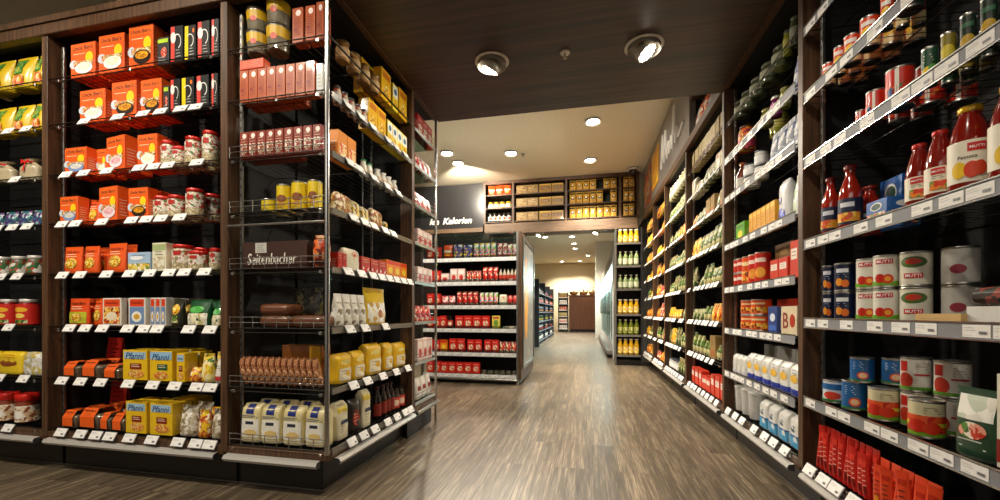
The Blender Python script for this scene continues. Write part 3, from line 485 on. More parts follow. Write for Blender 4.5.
 'wjr': dict(fn='jar', name='horseradish_jar', cat='jar', desc='white jar with dark lid rim', base='#d8d8d4', lid='#3a3e48', lidh=.01, neck=.92, label='#e8e8e6', deco=[('l', .36, .64, .4, .6, 2, '#3a3e6a')]),
 'wstack': dict(fn='bag', name='fish_pouch', cat='pouch', desc='pale foil pouch leaning', base=P(['#8a8e98', '#c8ccd2', '#4a5680', '#d8d8d8'], 50, .6, 0)),
 'grbox': dict(fn='box', name='tea_carton', cat='box', desc='bright green carton', base='#5aaa1e', deco=[('e', .5, .4, .3, .2, '#e8d83a'), ('r', .1, .9, .76, .9, '#3a7a1a')]),
 'yrow': dict(fn='box', name='crispbread_box', cat='box', desc='narrow yellow carton', base='#e2a012', deco=[('r', 0, 1, .8, .96, '#f2c43a'), ('l', .2, .8, .2, .6, 4, '#a8621a')]),
 'wbl': dict(fn='bag', name='salt_bag', cat='bag', desc='large white bag with blue print', base='#e4e4e6', prof=BLOCK, p=3.5, deco=[('r', .1, .5, .45, .62, '#1c2a6a'), ('e', .5, .2, .34, .14, '#2a4ac0')]),
 'wgr': dict(fn='bag', name='rice_bag', cat='bag', desc='white bag with green print', base=P(['#e6e6de', '#c8d8b8', '#8aa86a', '#f2f2ee'], 30)),
 'redcan': dict(fn='can', name='tomato_can', cat='can', desc='tall red can', base='#cc2414', deco=[('e', .5, .35, .2, .18, '#f0a83a'), ('r', .3, .7, .7, .84, '#f2e2d4')]),
 'redsm': dict(fn='can', name='tomato_can', cat='can', desc='small red can', base='#c8301c', deco=[('r', .3, .7, .5, .75, '#f2e8dc')]),
 'rbox': dict(fn='box', name='tomato_carton', cat='box', desc='red and white carton', base='#d63a22', deco=[('r', .1, .9, .5, .8, '#f0e4d8'), ('l', .2, .8, .6, .7, 2, '#8a1c10')]),
 'brbox': dict(fn='box', name='bulk_carton', cat='box', desc='plain brown cardboard box', base='#7a5a34', deco=[('r', .3, .7, .3, .6, '#a08050')]),
 'orcan': dict(fn='can', name='soup_can', cat='can', desc='orange soup can', base='#e0521a', deco=[('p', .1, .9, .1, .5, P(ORNG, 60)), ('r', .3, .7, .7, .84, '#f6e2a8')]),
 'rwide': dict(fn='box', name='bulk_carton', cat='box', desc='wide red carton', base='#a82a12', deco=[('r', .1, .9, .3, .6, '#c8442a')]),
 'blbox': dict(fn='box', name='salt_box', cat='box', desc='dark blue carton', base='#1a3c84', deco=[('e', .5, .6, .3, .16, '#dfe6f2'), ('r', .1, .9, .1, .3, '#3a6ac0')]),
 'bbox': dict(fn='box', name='sugar_box', cat='box', desc='cream carton with large red letter', base='#e0cfae', deco=[('t', 'B', .3, .5, .36, '#8a2418'), ('e', .74, .5, .16, .24, '#b8301c')]),
 'grayb': dict(fn='box', name='bulk_carton', cat='box', desc='grey carton', base='#9a9a94', deco=[('r', .1, .9, .5, .6, '#6a6a68')]),
 'sgb': dict(fn='bag', name='sugar_bag', cat='bag', desc='white bag with blue base', base='#e9e8e2', prof=BLOCK, p=3.5, deco=[('r', .03, .97, .03, .22, '#2a3c9a'), ('e', .5, .55, .3, .14, '#e8b83a'), ('l', .3, .7, .72, .82, 2, '#5a6a9a')]),
 'sgw': dict(fn='bag', name='sugar_bag', cat='bag', desc='plain white and grey bag', base='#e2e0da', prof=BLOCK, p=3.5, deco=[('r', .1, .9, .05, .2, '#c8c6d0'), ('l', .3, .7, .5, .75, 4, '#8a8a94')]),
 'wtub': dict(fn='tub', name='salt_tub', cat='tub', desc='white tub with grey lettering', base='#dcdcd8', lid='#e8e8e4', deco=[('l', .34, .66, .4, .7, 3, '#7a7e88')]),
 'saltb': dict(fn='bag', name='salt_bag', cat='bag', desc='white and sky blue salt bag', base='#e6e6e2', prof=BLOCK, p=4, deco=[('r', .03, .97, .04, .38, '#4a9ac8'), ('e', .5, .6, .2, .1, '#4a5a6a'), ('r', .03, .97, .38, .42, '#1c3a8a')]),
 'gv': dict(fn='bag', name='vegetable_pack', cat='bag', desc='leafy green vegetable pack', base=P(VEG, 45), seed=8),
 'gv2': dict(fn='bag', name='vegetable_pack', cat='bag', desc='pale green vegetable pack', base=P(['#6a7a34', '#b8ae84', '#3a5a26', '#d8ceaa', '#a8803a', '#24401e'], 45), seed=9),
 'gv3': dict(fn='box', name='pasta_box', cat='box', desc='cream and tan carton', base='#a08450', deco=[('r', .1, .9, .1, .4, '#a86a3a'), ('l', .2, .8, .6, .8, 3, '#6a5a3a')]),
 'cboxs': dict(fn='box', name='soup_box', cat='box', desc='small cream upright carton', base='#c4b078', deco=[('r', .1, .9, .08, .36, '#6a3a20'), ('l', .2, .8, .55, .8, 3, '#8a7a5a')]),
 'ob': dict(fn='bag', name='snack_bag', cat='bag', desc='orange patterned snack bag', base=P(ORNG, 45), seed=3),
 'yb': dict(fn='bag', name='pasta_bag', cat='bag', desc='golden patterned pasta bag', base=P(YEL, 45), seed=5),
 'rb': dict(fn='bag', name='snack_bag', cat='bag', desc='red and cream snack bag', base=P(['#c8281c', '#f0e0c8', '#e86a2a', '#8a1a12'], 45), seed=7),
 'pjar': dict(fn='jar', name='pickle_jar', cat='jar', desc='pale jar of pickles', base='#b8b07a', lid='#d8d4c0', label='#c8c4a0'),
}
PC = {}
def proto(kind, w, h, d, lod):
    w = round(w*200)/200 if w > .03 else round(w*500)/500; h = round(h*100)/100; d = round(d*100)/100 if kind not in () else d
    d = max(d, .01) if K[kind]['fn'] not in ROUND else w
    k = (kind, w, h, d, lod)
    if k not in PC: PC[k] = FN[K[kind]['fn']](K[kind], w, h, d, lod)
    return PC[k], w, h, d

# ------------------------------------------------------------------ bays
LV = [.25, .555, .865, 1.175, 1.475, 1.765, 2.065, 2.34]
class Bay:
    def __init__(s, ph, ax, plane, lo, hi, depth, levels, fk=1., lod=1, back=0, rel='of'):
        s.ph = ph; s.ax = ax; s.plane = plane; s.lo = lo; s.hi = hi; s.depth = depth; s.lv = levels; s.fk = fk; s.lod = lod; s.back = back; s.items = []
        s.rz = {'Y': 0, 'L': PI/2, 'R': -PI/2}[ax]; s.turn = R({'Y': 14, 'L': -36, 'R': 46}[ax])
    def u(s, px, inset=.03):           # u grows from the viewer's left to right
        if s.ax == 'Y': return X_on_Y(px, s.plane+inset)
        if s.ax == 'L': return Y_on_X(px, s.plane-inset)
        return -Y_on_X(px, s.plane+inset)
    def span(s): return (-s.hi, -s.lo) if s.ax == 'R' else (s.lo, s.hi)
    def world(s, u, dep, z):
        if s.ax == 'Y': return (u, s.plane+dep, z)
        if s.ax == 'L': return (s.plane-dep, u, z)
        return (s.plane+dep, -u, z)
    # local frame: x=u from the left end, y=depth (0 at lip, growing inward), z up
    def root(s, name, z=0.):
        a, b = s.span(); return empty(name, s.world(a, 0, z), s.rz)
    def put(s, lvl, x0, x1, kind, h, d=None, n=1, stack=1, z=0., inset=.03, back=None, yaw=0., w=None, layer=0, tilt=0.):
        u0, u1 = s.u(x0, inset), s.u(x1, inset); st = (u1-u0)/n
        for i in range(n):
            a, b = u0+st*i, u0+st*(i+1); rd = K[kind]['fn'] in ROUND; ww = st*(s.fk if rd else (1+s.fk)/2 if n == 1 else .96)
            if w: ww = w
            c = (a+b)/2
            if rd:
                v0, v1 = s.u(x0, inset+ww/2), s.u(x1, inset+ww/2); c = v0+(v1-v0)*(i+.5)/n
            elif s.ax == 'R': c = a+ww/2
            elif s.ax == 'L': c = b-ww/2
            s.items.append(dict(lvl=lvl, u=c, w=ww-.003, kind=kind, h=h, d=d, stack=stack, z=z, inset=inset, back=s.back if back is None else back, yaw=yaw, layer=layer, tilt=tilt))
ORD = ['', 'first', 'second', 'third', 'fourth', 'fifth', 'sixth', 'seventh', 'eighth', 'ninth', 'tenth', 'eleventh', 'twelfth', 'thirteenth', 'fourteenth', 'fifteenth', 'sixteenth', 'seventeenth', 'eighteenth', 'nineteenth', 'twentieth']
def ordn(i): return ORD[i] if i < len(ORD) else str(i)+'th'
def lvname(bay, l):
    n = len(bay.lv)
    return 'bottom shelf' if l == 0 else 'top shelf' if l == n-1 else ordn(l+1)+' shelf up'
BAYS = []
def bay(*a, **k): b = Bay(*a, **k); BAYS.append(b); return b
LM = bay('wide left bay', 'Y', 1.80, -3.145, -1.911, .5, LV, fk=.9, back=1)
LL = bay('far left bay', 'Y', 1.80, -4.4, -3.195, .5, LV, back=0)
LC = bay('corner bay front', 'Y', 1.80, -1.861, -1.30, .5, LV, back=1)
LS = bay('corner bay aisle side', 'L', -1.27, 1.93, 2.79, .3, LV, fk=.75, back=0)
LE = bay('glass end bay', 'L', -1.27, 2.86, 3.29, .4, LV, fk=.8, back=0, lod=0)
RZ1 = [.24, .546, .909, 1.271, 1.65, 1.95, 2.26]
RZ2 = [.25, .515, .824, 1.117, 1.426, 1.769, 2.055, 2.32]
R1 = bay('nearest right bay', 'R', 1.0, 1.09, 2.15, .45, RZ1, fk=.68, back=0)
R2 = bay('second right bay', 'R', 1.0, 2.23, 3.27, .45, RZ2, fk=.72, back=0)
R3 = bay('third right bay', 'R', 1.0, 3.35, 4.44, .45, LV, fk=.75, lod=0)
R4 = bay('fourth right bay', 'R', 1.0, 4.52, 5.6, .45, LV, fk=.75, lod=0)
R5 = bay('fifth right bay', 'R', 1.0, 5.68, 6.55, .45, LV, fk=.75, lod=0)
R6 = bay('sixth right bay', 'R', 1.0, 6.63, 7.6, .45, LV, fk=.75, lod=0)
GZ = [.12, .405, .724, 1.035, 1.348, 1.667]
G = bay('middle gondola', 'Y', 5.2, -2.2, -.88, .45, GZ, lod=0)
JZ = [.185, .54, .91, 1.36, 1.77, 2.18]
J = bay('juice end rack', 'Y', 7.5, .52, .93, .4, JZ, lod=0)
TY = 7.7
TZ = [2.71, 2.98, 3.23]
def tb(name, p0, p1): return bay(name, 'Y', TY, X_on_Y(p0, TY)+.04, X_on_Y(p1, TY)-.04, .3, TZ, lod=0)
T1 = tb('orange bulkhead bay', 484.5, 513); T2 = tb('carton bulkhead bay', 513, 566); T3 = tb('wide pasta bulkhead', 566, 620); T4 = tb('narrow pasta bulkhead', 620, 638)
# --- wide left bay
p = LM.put
p(7, 70, 96, 'rice', .205, .06); p(7, 98, 125, 'rice', .215, .06); p(7, 128, 154, 'riceg', .245, .06); p(7, 157, 169, 'curryl', .15, .05); p(7, 170, 183, 'curry', .2, .05); p(7, 184, 196, 'curryy', .19, .05); p(7, 197, 210, 'curry', .2, .05); p(7, 211, 219, 'curry', .2, .05)
p(6, 79, 106, 'rice', .19, .06); p(6, 111, 137, 'riceg', .21, .06); p(6, 140, 162, 'riceg', .2, .06); p(6, 163, 169, 'curryl', .15, .05); p(6, 170, 180, 'curry', .18, .05); p(6, 181, 194, 'curryy', .18, .05); p(6, 196, 209, 'curry', .18, .05); p(6, 211, 218, 'curry', .18, .05)
p(5, 68, 91, 'riceb', .165, .06); p(5, 92, 103, 'rice', .16, .05, inset=.08); p(5, 104, 128, 'ricep', .2, .07, yaw=-8); p(5, 139, 160, 'rice', .19, .06); p(5, 161, 173, 'ricejar', .15); p(5, 174, 186, 'ricejar', .11); p(5, 187, 202, 'ricejar', .16); p(5, 204, 218, 'ricejar', .175)
p(4, 62, 81, 'riceb', .165, .06); p(4, 82, 95, 'opouch', .15, .05, inset=.07); p(4, 97, 120, 'ricep', .195, .06, yaw=-6); p(4, 131, 152, 'riceg', .175, .06); p(4, 153, 169, 'ricejar', .13); p(4, 170, 186, 'ricejar', .13); p(4, 188, 204, 'ricejar', .16)
p(3, 61, 80, 'opouch', .165, .04); p(3, 81, 97, 'opouch', .16, .04); p(3, 104, 125, 'opouch', .17, .04); p(3, 127, 151, 'blue', .11, .05); p(3, 153, 171, 'cream', .16, .05, w=.1); p(3, 172, 190, 'ricejar', .15); p(3, 191, 209, 'ricejar', .11); p(3, 211, 222, 'ricejar', .12)
p(2, 66, 89, 'oypouch', .165, .04); p(2, 90, 101, 'opouch', .16, .04, inset=.05); p(2, 102, 122, 'ppouch', .165, .03); p(2, 128, 146, 'bpouch', .165, .03); p(2, 150, 166, 'bpouch', .16, .12, yaw=0, n=3); p(2, 168, 180, 'dpouch', .15, .06); p(2, 182, 207, 'gbag', .15, .09); p(2, 208, 221, 'gbag', .13, .09)
p(1, 61, 78, 'cup', .09, .1); p(1, 79, 99, 'cup', .095, .1); p(1, 101, 119, 'cup', .085, .1); p(1, 92, 108, 'sign', .22, .05, inset=.26, layer=1, back=0)
p(1, 122, 148, 'pfanni', .17, .06); p(1, 149, 173, 'pfannig', .17, .1); p(1, 176, 185, 'pfanni', .16, .08); p(1, 186, 197, 'olow', .08, .07); p(1, 198, 210, 'ybag', .165, .07); p(1, 212, 223, 'wbag', .13, .07)
p(0, 55, 72, 'cup', .1, .1); p(0, 73, 97, 'cup', .12, .12); p(0, 98, 109, 'cup', .1, .1); p(0, 110, 124, 'cup', .1, .1); p(0, 95, 112, 'sign', .24, .05, inset=.28, layer=1, back=0)
p(0, 125, 147, 'pfanni', .175, .06); p(0, 149, 173, 'pfanni', .175, .12); p(0, 175, 194, 'clear', .17, .08); p(0, 195, 207, 'olow', .15, .06); p(0, 208, 222, 'clear', .16, .07)
p = LL.put
for a, b in ((-45, -19), (-18, 6), (7, 28), (29, 45)): p(7, a, b, 'yg', .21, .1)
for a, b in ((-40, -18), (-16, 8), (9, 26), (27, 43)): p(6, a, b, 'yg', .18, .09)
for a, b in ((-38, -20), (-16, 8), (14, 34)): p(5, a, b, 'rib', .13, .08)
for a in (-30, -15, 0, 14, 28): p(4, a, a+13, 'teal', .1, .06)
for a in (-34, -18, -2, 14, 30): p(3, a, a+12, 'wjar', .125, w=.085)
for a in (-36, -17, 2, 21): p(2, a, a+17, 'rpkw', .16, w=.11)
p(1, -26, -4, 'ybox', .14, .07); p(1, -3, 20, 'ybox', .145, .07); p(1, 21, 42, 'wbag2', .14, .07)
for a in (-37, -18, 1, 20): p(0, a, a+17, 'rtop', .18, w=.115)
p = LC.put
p(7, 238, 258, 'pot', .125, stack=2, back=0); p(7, 265, 286, 'pot', .135, stack=2, back=0); p(7, 292, 303, 'redtall', .18, .06); p(7, 305, 315, 'redtall', .18, .06); p(7, 316, 324, 'redtall', .19, .06)
p(6, 238, 315, 'redtall', .17, .06, n=8); p(6, 238, 262, 'redflat', .05, .05, z=.175, layer=1, back=0); p(6, 316, 323, 'whitecart', .15, .05)
p(5, 238, 322, 'redmix', .135, .05, n=9)
p(4, 263, 277, 'yshort', .07); p(4, 278, 291, 'ycan', .145); p(4, 293, 308, 'ycan', .15); p(4, 309, 322, 'ycan', .15)
p(3, 243, 307, 'crate', .145, .2, back=0); p(3, 309, 324, 'obag', .17, .09, back=0)
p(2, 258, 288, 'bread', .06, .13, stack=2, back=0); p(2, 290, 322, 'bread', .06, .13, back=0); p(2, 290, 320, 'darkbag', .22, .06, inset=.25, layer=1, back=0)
p(1, 241, 321, 'cookie', .15, .05, n=13, tilt=-14, back=0); p(1, 282, 322, 'tanbox', .2, .08, inset=.2, layer=1, back=0)
for a, b in ((237, 257), (259, 279), (281, 302), (304, 325)): p(0, a, b, 'flour', .205, .09)
p = LS.put
p(7, 336, 377, 'tanjar', .11, n=4); p(7, 380, 391, 'ytall', .2, .06); p(7, 392, 398, 'wytall', .18, .06); p(7, 400, 409, 'ytall', .2, .06); p(7, 360, 374, 'ytall', .22, .06, inset=.12, layer=1)
p(6, 333, 366, 'ssmall', .1, n=5); p(6, 368, 386, 'ytall', .19, .07, n=2); p(6, 388, 398, 'wytall', .17, .06, n=2); p(6, 399, 409, 'wytall', .17, .06, n=2)
p(5, 332, 352, 'orpk', .16, .06, n=2); p(5, 360, 372, 'gcap', .1, n=2); p(5, 374, 396, 'wcap', .1, n=4)
p(4, 334, 352, 'browntub', .12, .06); p(4, 353, 361, 'ytub', .11, .06); p(4, 362, 370, 'ytub', .1, .06); p(4, 371, 384, 'browntub', .12, .06); p(4, 385, 388, 'ytub', .07, .04)
p(3, 331, 341, 'rpack', .09, .06, n=2); p(3, 343, 359, 'wcup', .13, .07); p(3, 361, 387, 'rpack', .1, .06, n=3); p(3, 388, 409, 'obox', .12, .06, n=3)
p(2, 331, 364, 'clearb', .18, .06, n=4); p(2, 365, 388, 'yswirl', .23, .07)
p(1, 333, 364, 'sugar', .16, .08, n=2); p(1, 366, 383, 'sugar', .19, .09); p(1, 384, 394, 'sugar', .18, .08); p(1, 395, 408, 'sugar', .17, .08)
p(0, 335, 349, 'wy', .2, .08); p(0, 350, 361, 'dkred', .19, .07); p(0, 362, 372, 'wy', .22, .07); p(0, 374, 396, 'dbot', .21, n=4); p(0, 397, 411, 'bjar', .15, n=2)
p = LE.put
rowsE = ['whiteb', 'pink', 'redb', 'pink', 'pink', 'spk', 'redb', 'redg']
for l, kd in enumerate(rowsE): p(l, 419, 434, kd, .17 if l in (0, 1, 7) else .13, .06, n=3)
# --- nearest right bay
p = R1.put
p(5, 824, 834, 'ocan', .1, back=2); p(5, 835, 845, 'ocan', .115, back=2); p(5, 846, 860, 'ocan', .115, back=2); p(5, 862, 879, 'ocan', .12, back=2); p(5, 882, 894, 'ocan', .12, back=2); p(5, 900, 925, 'dcan', .12, n=1); p(5, 930, 960, 'lowcan', .08, n=1)
p(4, 857, 867, 'rtin', .075); p(4, 868, 886, 'rtin', .125, back=2); p(4, 887, 916, 'rtin', .135, w=.08, back=2); p(4, 922, 939, 'gcan', .125, back=2); p(4, 941, 957, 'ylcan', .12, back=2); p(4, 960, 978, 'dcan', .13, back=2); p(4, 980, 1000, 'dcan', .13, back=2)
p(3, 824, 839, 'ketch', .27, w=.07); p(3, 840, 862, 'ketch', .28, w=.082); p(3, 850, 871, 'ketch', .22, inset=.16, layer=1); p(3, 866, 905, 'bluebox', .085, .12, w=.11)
p(3, 880, 925, 'bluebox', .2, .06, inset=.17, layer=1, w=.12); p(3, 911, 930, 'sjar', .215, w=.07); p(3, 931, 951, 'sjar', .23, w=.072); p(3, 953, 990, 'bigjar', .26, w=.092); p(3, 996, 1036, 'bigjar', .26, w=.092)
p(2, 824, 834, 'navy', .115, stack=2); p(2, 835, 857, 'navy', .12, w=.075, stack=2); p(2, 858, 881, 'mutti', .122, stack=2, w=.078); p(2, 882, 905, 'mutti', .122, stack=2, w=.078); p(2, 908, 934, 'mutti2', .12, stack=2, w=.086, inset=.06)
p(2, 936, 962, 'graycan', .125, stack=2, w=.09, inset=.12); p(2, 946, 976, 'graycan', .12, w=.09, inset=.22, layer=1); p(2, 915, 955, 'lowtan', .03, .04, inset=.005, layer=2, w=.16)
p(2, 966, 1010, 'lowwhite', .05, .2, w=.2, inset=.02); p(2, 966, 1000, 'herb', .05, .14, w=.15, inset=.05, z=.052, layer=3)
p(1, 824, 843, 'wbcan', .105); p(1, 844, 867, 'bluecan', .115, w=.085); p(1, 854, 880, 'bluecan', .1, z=.118, inset=.04, layer=1, w=.08); p(1, 882, 902, 'bluecan', .1, z=.125, inset=.1, layer=1, w=.08)
p(1, 868, 902, 'fieldcan', .12, w=.092); p(1, 903, 932, 'muttitop', .12, stack=2, w=.085, inset=.09, layer=5); p(1, 910, 947, 'fieldcan', .125, w=.1, inset=.0, layer=4) if False else None
p(1, 912, 945, 'fieldcan', .125, w=.09, inset=.02); p(1, 940, 968, 'muttitop', .12, stack=2, w=.09, inset=.12, layer=2); p(1, 955, 985, 'leaf', .19, .05, inset=.02, w=.12, yaw=8); p(1, 990, 1015, 'mbox', .24, .07, w=.1)
p(0, 812, 866, 'sach', .19, .02, n=11, inset=.02, tilt=4); p(0, 813, 866, 'sach', .19, .02, n=9, inset=.05, layer=1); p(0, 872, 935, 'sacho', .17, .02, n=6, inset=.02, tilt=-5); p(0, 872, 935, 'sacho', .17, .02, n=5, inset=.05, layer=1)
p(0, 940, 1075, 'lowcan', .045, n=4); 
# --- second right bay
p = R2.put
p(7, 737, 790, 'djar', .12, n=5, stack=1); p(7, 773, 783, 'djar', .15, layer=1, inset=.16); p(7, 785, 791, 'ypjar', .13); p(7, 792, 800, 'djar', .15)
p(6, 743, 752, 'mixjar', .17); p(6, 764, 771, 'oliv', .11); p(6, 773, 780, 'purjar', .12); p(6, 782, 789, 'oliv', .11); p(6, 791, 800, 'whp', .2, .06); p(6, 774, 786, 'ypjar', .16, inset=.14, layer=1)
p(5, 740, 747, 'brbot', .22); p(5, 748, 757, 'wjr', .085, stack=2); p(5, 758, 766, 'wjr', .09, stack=2); p(5, 768, 800, 'wstack', .19, .05, n=4)
p(4, 736, 746, 'grbox', .13, .07); p(4, 749, 775, 'yrow', .15, .07, n=6); p(4, 777, 788, 'wbl', .23, .06); p(4, 790, 800, 'wgr', .22, .06)
p(3, 729, 739, 'redsm', .1, n=2, stack=2); p(3, 740, 749, 'orcan', .2); p(3, 750, 768, 'redcan', .2, n=2); p(3, 731, 748, 'redcan', .18, n=2, inset=.14, layer=1); p(3, 775, 797, 'brbox', .1, .12, inset=.12, z=.13, layer=2); p(3, 770, 797, 'brbox', .128, .14, inset=.12, layer=1); p(3, 770, 788, 'rbox', .12, .06, n=2); p(3, 790, 800, 'rbox', .19, .06)
p(2, 746, 768, 'orcan', .1, n=2, stack=2); p(2, 745, 765, 'grayb', .16, .08, inset=.15, layer=1); p(2, 768, 779, 'blbox', .15, .07); p(2, 781, 800, 'bbox', .15, .08); p(2, 760, 800, 'rwide', .2, .1, inset=.2, layer=1)
p(1, 731, 745, 'sgw', .13, .06, n=3); p(1, 746, 800, 'sgb', .16, .07, n=6); p(1, 736, 790, 'grayb', .2, .1, inset=.24, layer=1, n=2)
p(0, 729, 757, 'wtub', .17, n=3); p(0, 758, 800, 'saltb', .16, .08, n=4); p(0, 745, 768, 'sgw', .18, .06, n=2, inset=.18, layer=1)
# --- further right bays, stocked from a seeded mix
rnd = random.Random(11)
def stock(b, l, kinds, hs, nn, d=.07):
    a, c = b.span(); a += .05; c -= .03; st = (c-a)/nn
    i = 0
    while i < nn:
        kd = rnd.choice(kinds); run = min(nn-i, rnd.choice((1, 2, 2, 3)))
        h = rnd.uniform(*hs)
        for j in range(run):
            if rnd.random() < .93: b.items.append(dict(lvl=l, u=a+st*(i+j+.5), w=st*.9, kind=kd, h=h, d=d, stack=1, z=0, inset=.03, back=0, yaw=rnd.uniform(-6, 6), layer=0, tilt=0))
        i += run
MIX = {0: (R3, [['redcan', 'rbox', 'orcan', 'rbox'], ['gv', 'gv', 'gv2', 'gv3'], ['gv', 'gv2', 'ob'], ['gv', 'gv', 'gv2'], ['gv2', 'gv', 'yb'], ['gv2', 'gv3', 'ob'], ['gv2', 'wcup', 'ob'], ['cboxs']]),
       1: (R4, [['clear', 'wjr', 'gv2'], ['gv', 'yb', 'gv2'], ['gv', 'gv2', 'yb'], ['gv', 'gv2', 'gv'], ['gv', 'gv2'], ['gv', 'ob', 'gv2'], ['gv2', 'gv'], ['pjar']]),
       2: (R5, [['ob', 'rb'], ['rb', 'gv'], ['rb', 'ob'], ['rb', 'ob'], ['ob', 'yb'], ['ob', 'yb'], ['ob', 'rb'], ['ob', 'yb']]),
       3: (R6, [['ob', 'yb'], ['yb', 'gv'], ['yb', 'ob'], ['yb', 'gv'], ['yb'], ['yb', 'ob'], ['yb', 'ob'], ['ob', 'yb']])}
for q, (b, rows) in MIX.items():
    for l, kinds in enumerate(rows): stock(b, l, kinds, (.1, .21) if l < 7 else (.16, .17), 8 if q < 2 else 6)
# --- gondola
p = G.put
p(5, 443, 452, 'crisps', .19, .06); p(5, 453, 462, 'purp', .19, .06); p(5, 463, 472, 'purp', .18, .06); p(5, 473, 496, 'multi', .2, .06, n=4); p(5, 497, 507, 'spk', .19, .06, n=2); p(5, 508, 519, 'multi', .17, .06, n=2)
p(4, 441, 449, 'pink', .12, .06); p(4, 450, 465, 'pink', .18, .06, n=2); p(4, 466, 481, 'rb', .15, .06, n=3); p(4, 482, 498, 'redb', .2, .06, n=3); p(4, 500, 519, 'sbot', .17, n=5)
p(3, 441, 455, 'spk', .13, .06, n=2); p(3, 456, 478, 'redb', .19, .06, n=4); p(3, 479, 498, 'multi', .17, .06, n=4); p(3, 499, 507, 'wcup', .14, .06); p(3, 508, 519, 'redb', .13, .06, n=2)
p(2, 440, 446, 'redg', .17, .06); p(2, 455, 490, 'redg', .17, .06, n=4); p(2, 492, 500, 'yelg', .17, .06); p(2, 504, 519, 'flatw', .03, .1); p(2, 447, 453, 'bjar', .17)
p(1, 440, 447, 'obox', .16, .06); p(1, 449, 465, 'redg', .18, .06, n=2); p(1, 467, 482, 'redg', .17, .06, n=2); p(1, 484, 499, 'redg', .17, .06, n=2); p(1, 500, 519, 'rb', .15, .06, n=3)
p(0, 440, 480, 'redg', .15, .06, n=5); p(0, 482, 519, 'lowcan', .05, n=6)
a = G.span()[0]
for l in range(6):
    for k in range(2): G.items.append(dict(lvl=l, u=-2.1+.1*k, w=.09, kind='redg', h=.16, d=.06, stack=1, z=0, inset=.03, back=0, yaw=0, layer=0, tilt=0))
for l, kd in enumerate(['juice', 'juiceg', 'juice', 'juicep', 'juicep', 'juice']): J.put(l, 619, 637, kd, [.28, .27, .26, .25, .26, .24][l], n=4, w=.096)
for l in range(3):
    T1.put(l, 486, 512, ['dkjar', 'sm_yjar', 'crisps'][l], [.17, .12, .19][l], .06, n=[5, 4, 3][l])
    T2.put(l, 515, 538, 'basket', .16, .08, n=2); T2.put(l, 539, 564, 'longy', .16, .08, n=2)
    T3.put(l, 568, 618, 'pasta', [.22, .22, .19][l], .08, n=[7, 7, 7][l]); T4.put(l, 622, 635, 'pasta', [.22, .22, .19][l], .06, n=2)
T3.items = [i for k, i in enumerate(T3.items) if k not in (12, 18)]

# ------------------------------------------------------------------ resolve widths and positions, then create the goods
DEFD = dict(box=.06, bag=.06, sleeve=.1, tray=.15, card=.05, loaf=.12)
def settle(b):
    lo, hi = b.span(); lo += .006 if b is LS else .042 if b.lod or b.ax == 'R' else .02; hi -= .008
    keys = sorted({(i['lvl'], i['layer']) for i in b.items})
    for k in keys:
        row = sorted([i for i in b.items if (i['lvl'], i['layer']) == k], key=lambda i: i['u'])
        tot = sum(i['w']+.004 for i in row)
        if tot > hi-lo:
            for i in row: i['w'] *= (hi-lo)/tot*.995
        for i in row: i['u0'] = i['u']
        for _ in range(150):
            for i, j in zip(row, row[1:]):
                ov = (i['w']+j['w'])/2+.003-(j['u']-i['u'])
                if ov > 0: i['u'] -= ov/2; j['u'] += ov/2
            for i in row: i['u'] = min(max(i['u'], lo+i['w']/2), hi-i['w']/2)
        x = lo
        for i in row: i['u'] = max(i['u'], x+i['w']/2-.0005); x = i['u']+i['w']/2+.002
        if b in (R1, R2, LM, LC, LS):
            for i in row:
                if abs(i['u']-i['u0']) > .025: print('SHIFT', b.ph, i['lvl'], i['kind'], round(i['u']-i['u0'], 3), round(i['w'], 3))
REC = []
def create(b):
    for it in b.items:
        kd = K[it['kind']]; fn = kd['fn']; d0 = it['d'] or DEFD.get(fn, it['w'])
        parts, w, h, d = proto(it['kind'], it['w'], it['h'], d0, b.lod)
        if w > it['w']+.004: pass
        sc = it['w']/w
        for r in range(it['back']+1):
            for s in range(it['stack']):
                dep = it['inset']+d/2+r*(d+.012)
                if r > 0 and (dep+d/2 > b.depth-.02 or (b is LC and it['u']+w/2 > -1.44)): continue
                z = b.lv[it['lvl']]+.006+it['z']+s*(h+.001)
                o = obj(kd['name'], parts[0][1], None, b.world(it['u'], dep, z)); o.scale = (sc, 1 if fn not in ROUND else sc, 1)
                o.rotation_euler = (0, 0, b.rz+R(it['yaw'])+(b.turn if fn in ROUND else 0)+(R(random.uniform(-3, 3)) if fn == 'bag' and b.lod else 0))
                if it['tilt'] and kd['name'] == 'tomato_paste_sachet':
                    o.rotation_euler = (0, R(random.uniform(-7, 7)), b.rz+R(random.uniform(16, 30))); o.scale.z = random.uniform(.86, 1.04); o.location.z += .003
                elif it['tilt']:
                    o.rotation_euler = (0, R(it['tilt']), b.rz)
                    o.location.z += abs(math.sin(R(it['tilt'])))*w*sc*.5
                if not (b.lod == 0 and (h < .06 or w < .04)):
                    for nm, me in parts[1:]: obj(nm, me, o)
                elif len(parts) > 1:
                    for nm, me in parts[1:]: obj(nm, me, o)
                ds = kd['desc']
                if r: ds = 'rear '+ds
                if it['stack'] > 1: ds = ('upper ' if s else 'lower ')+ds
                if it['layer'] and not it['z']: ds = 'rear '+ds
                if it['z']: ds = 'raised '+ds
                REC.append((b, it['lvl'], ds, it['u'], o, kd['cat']))
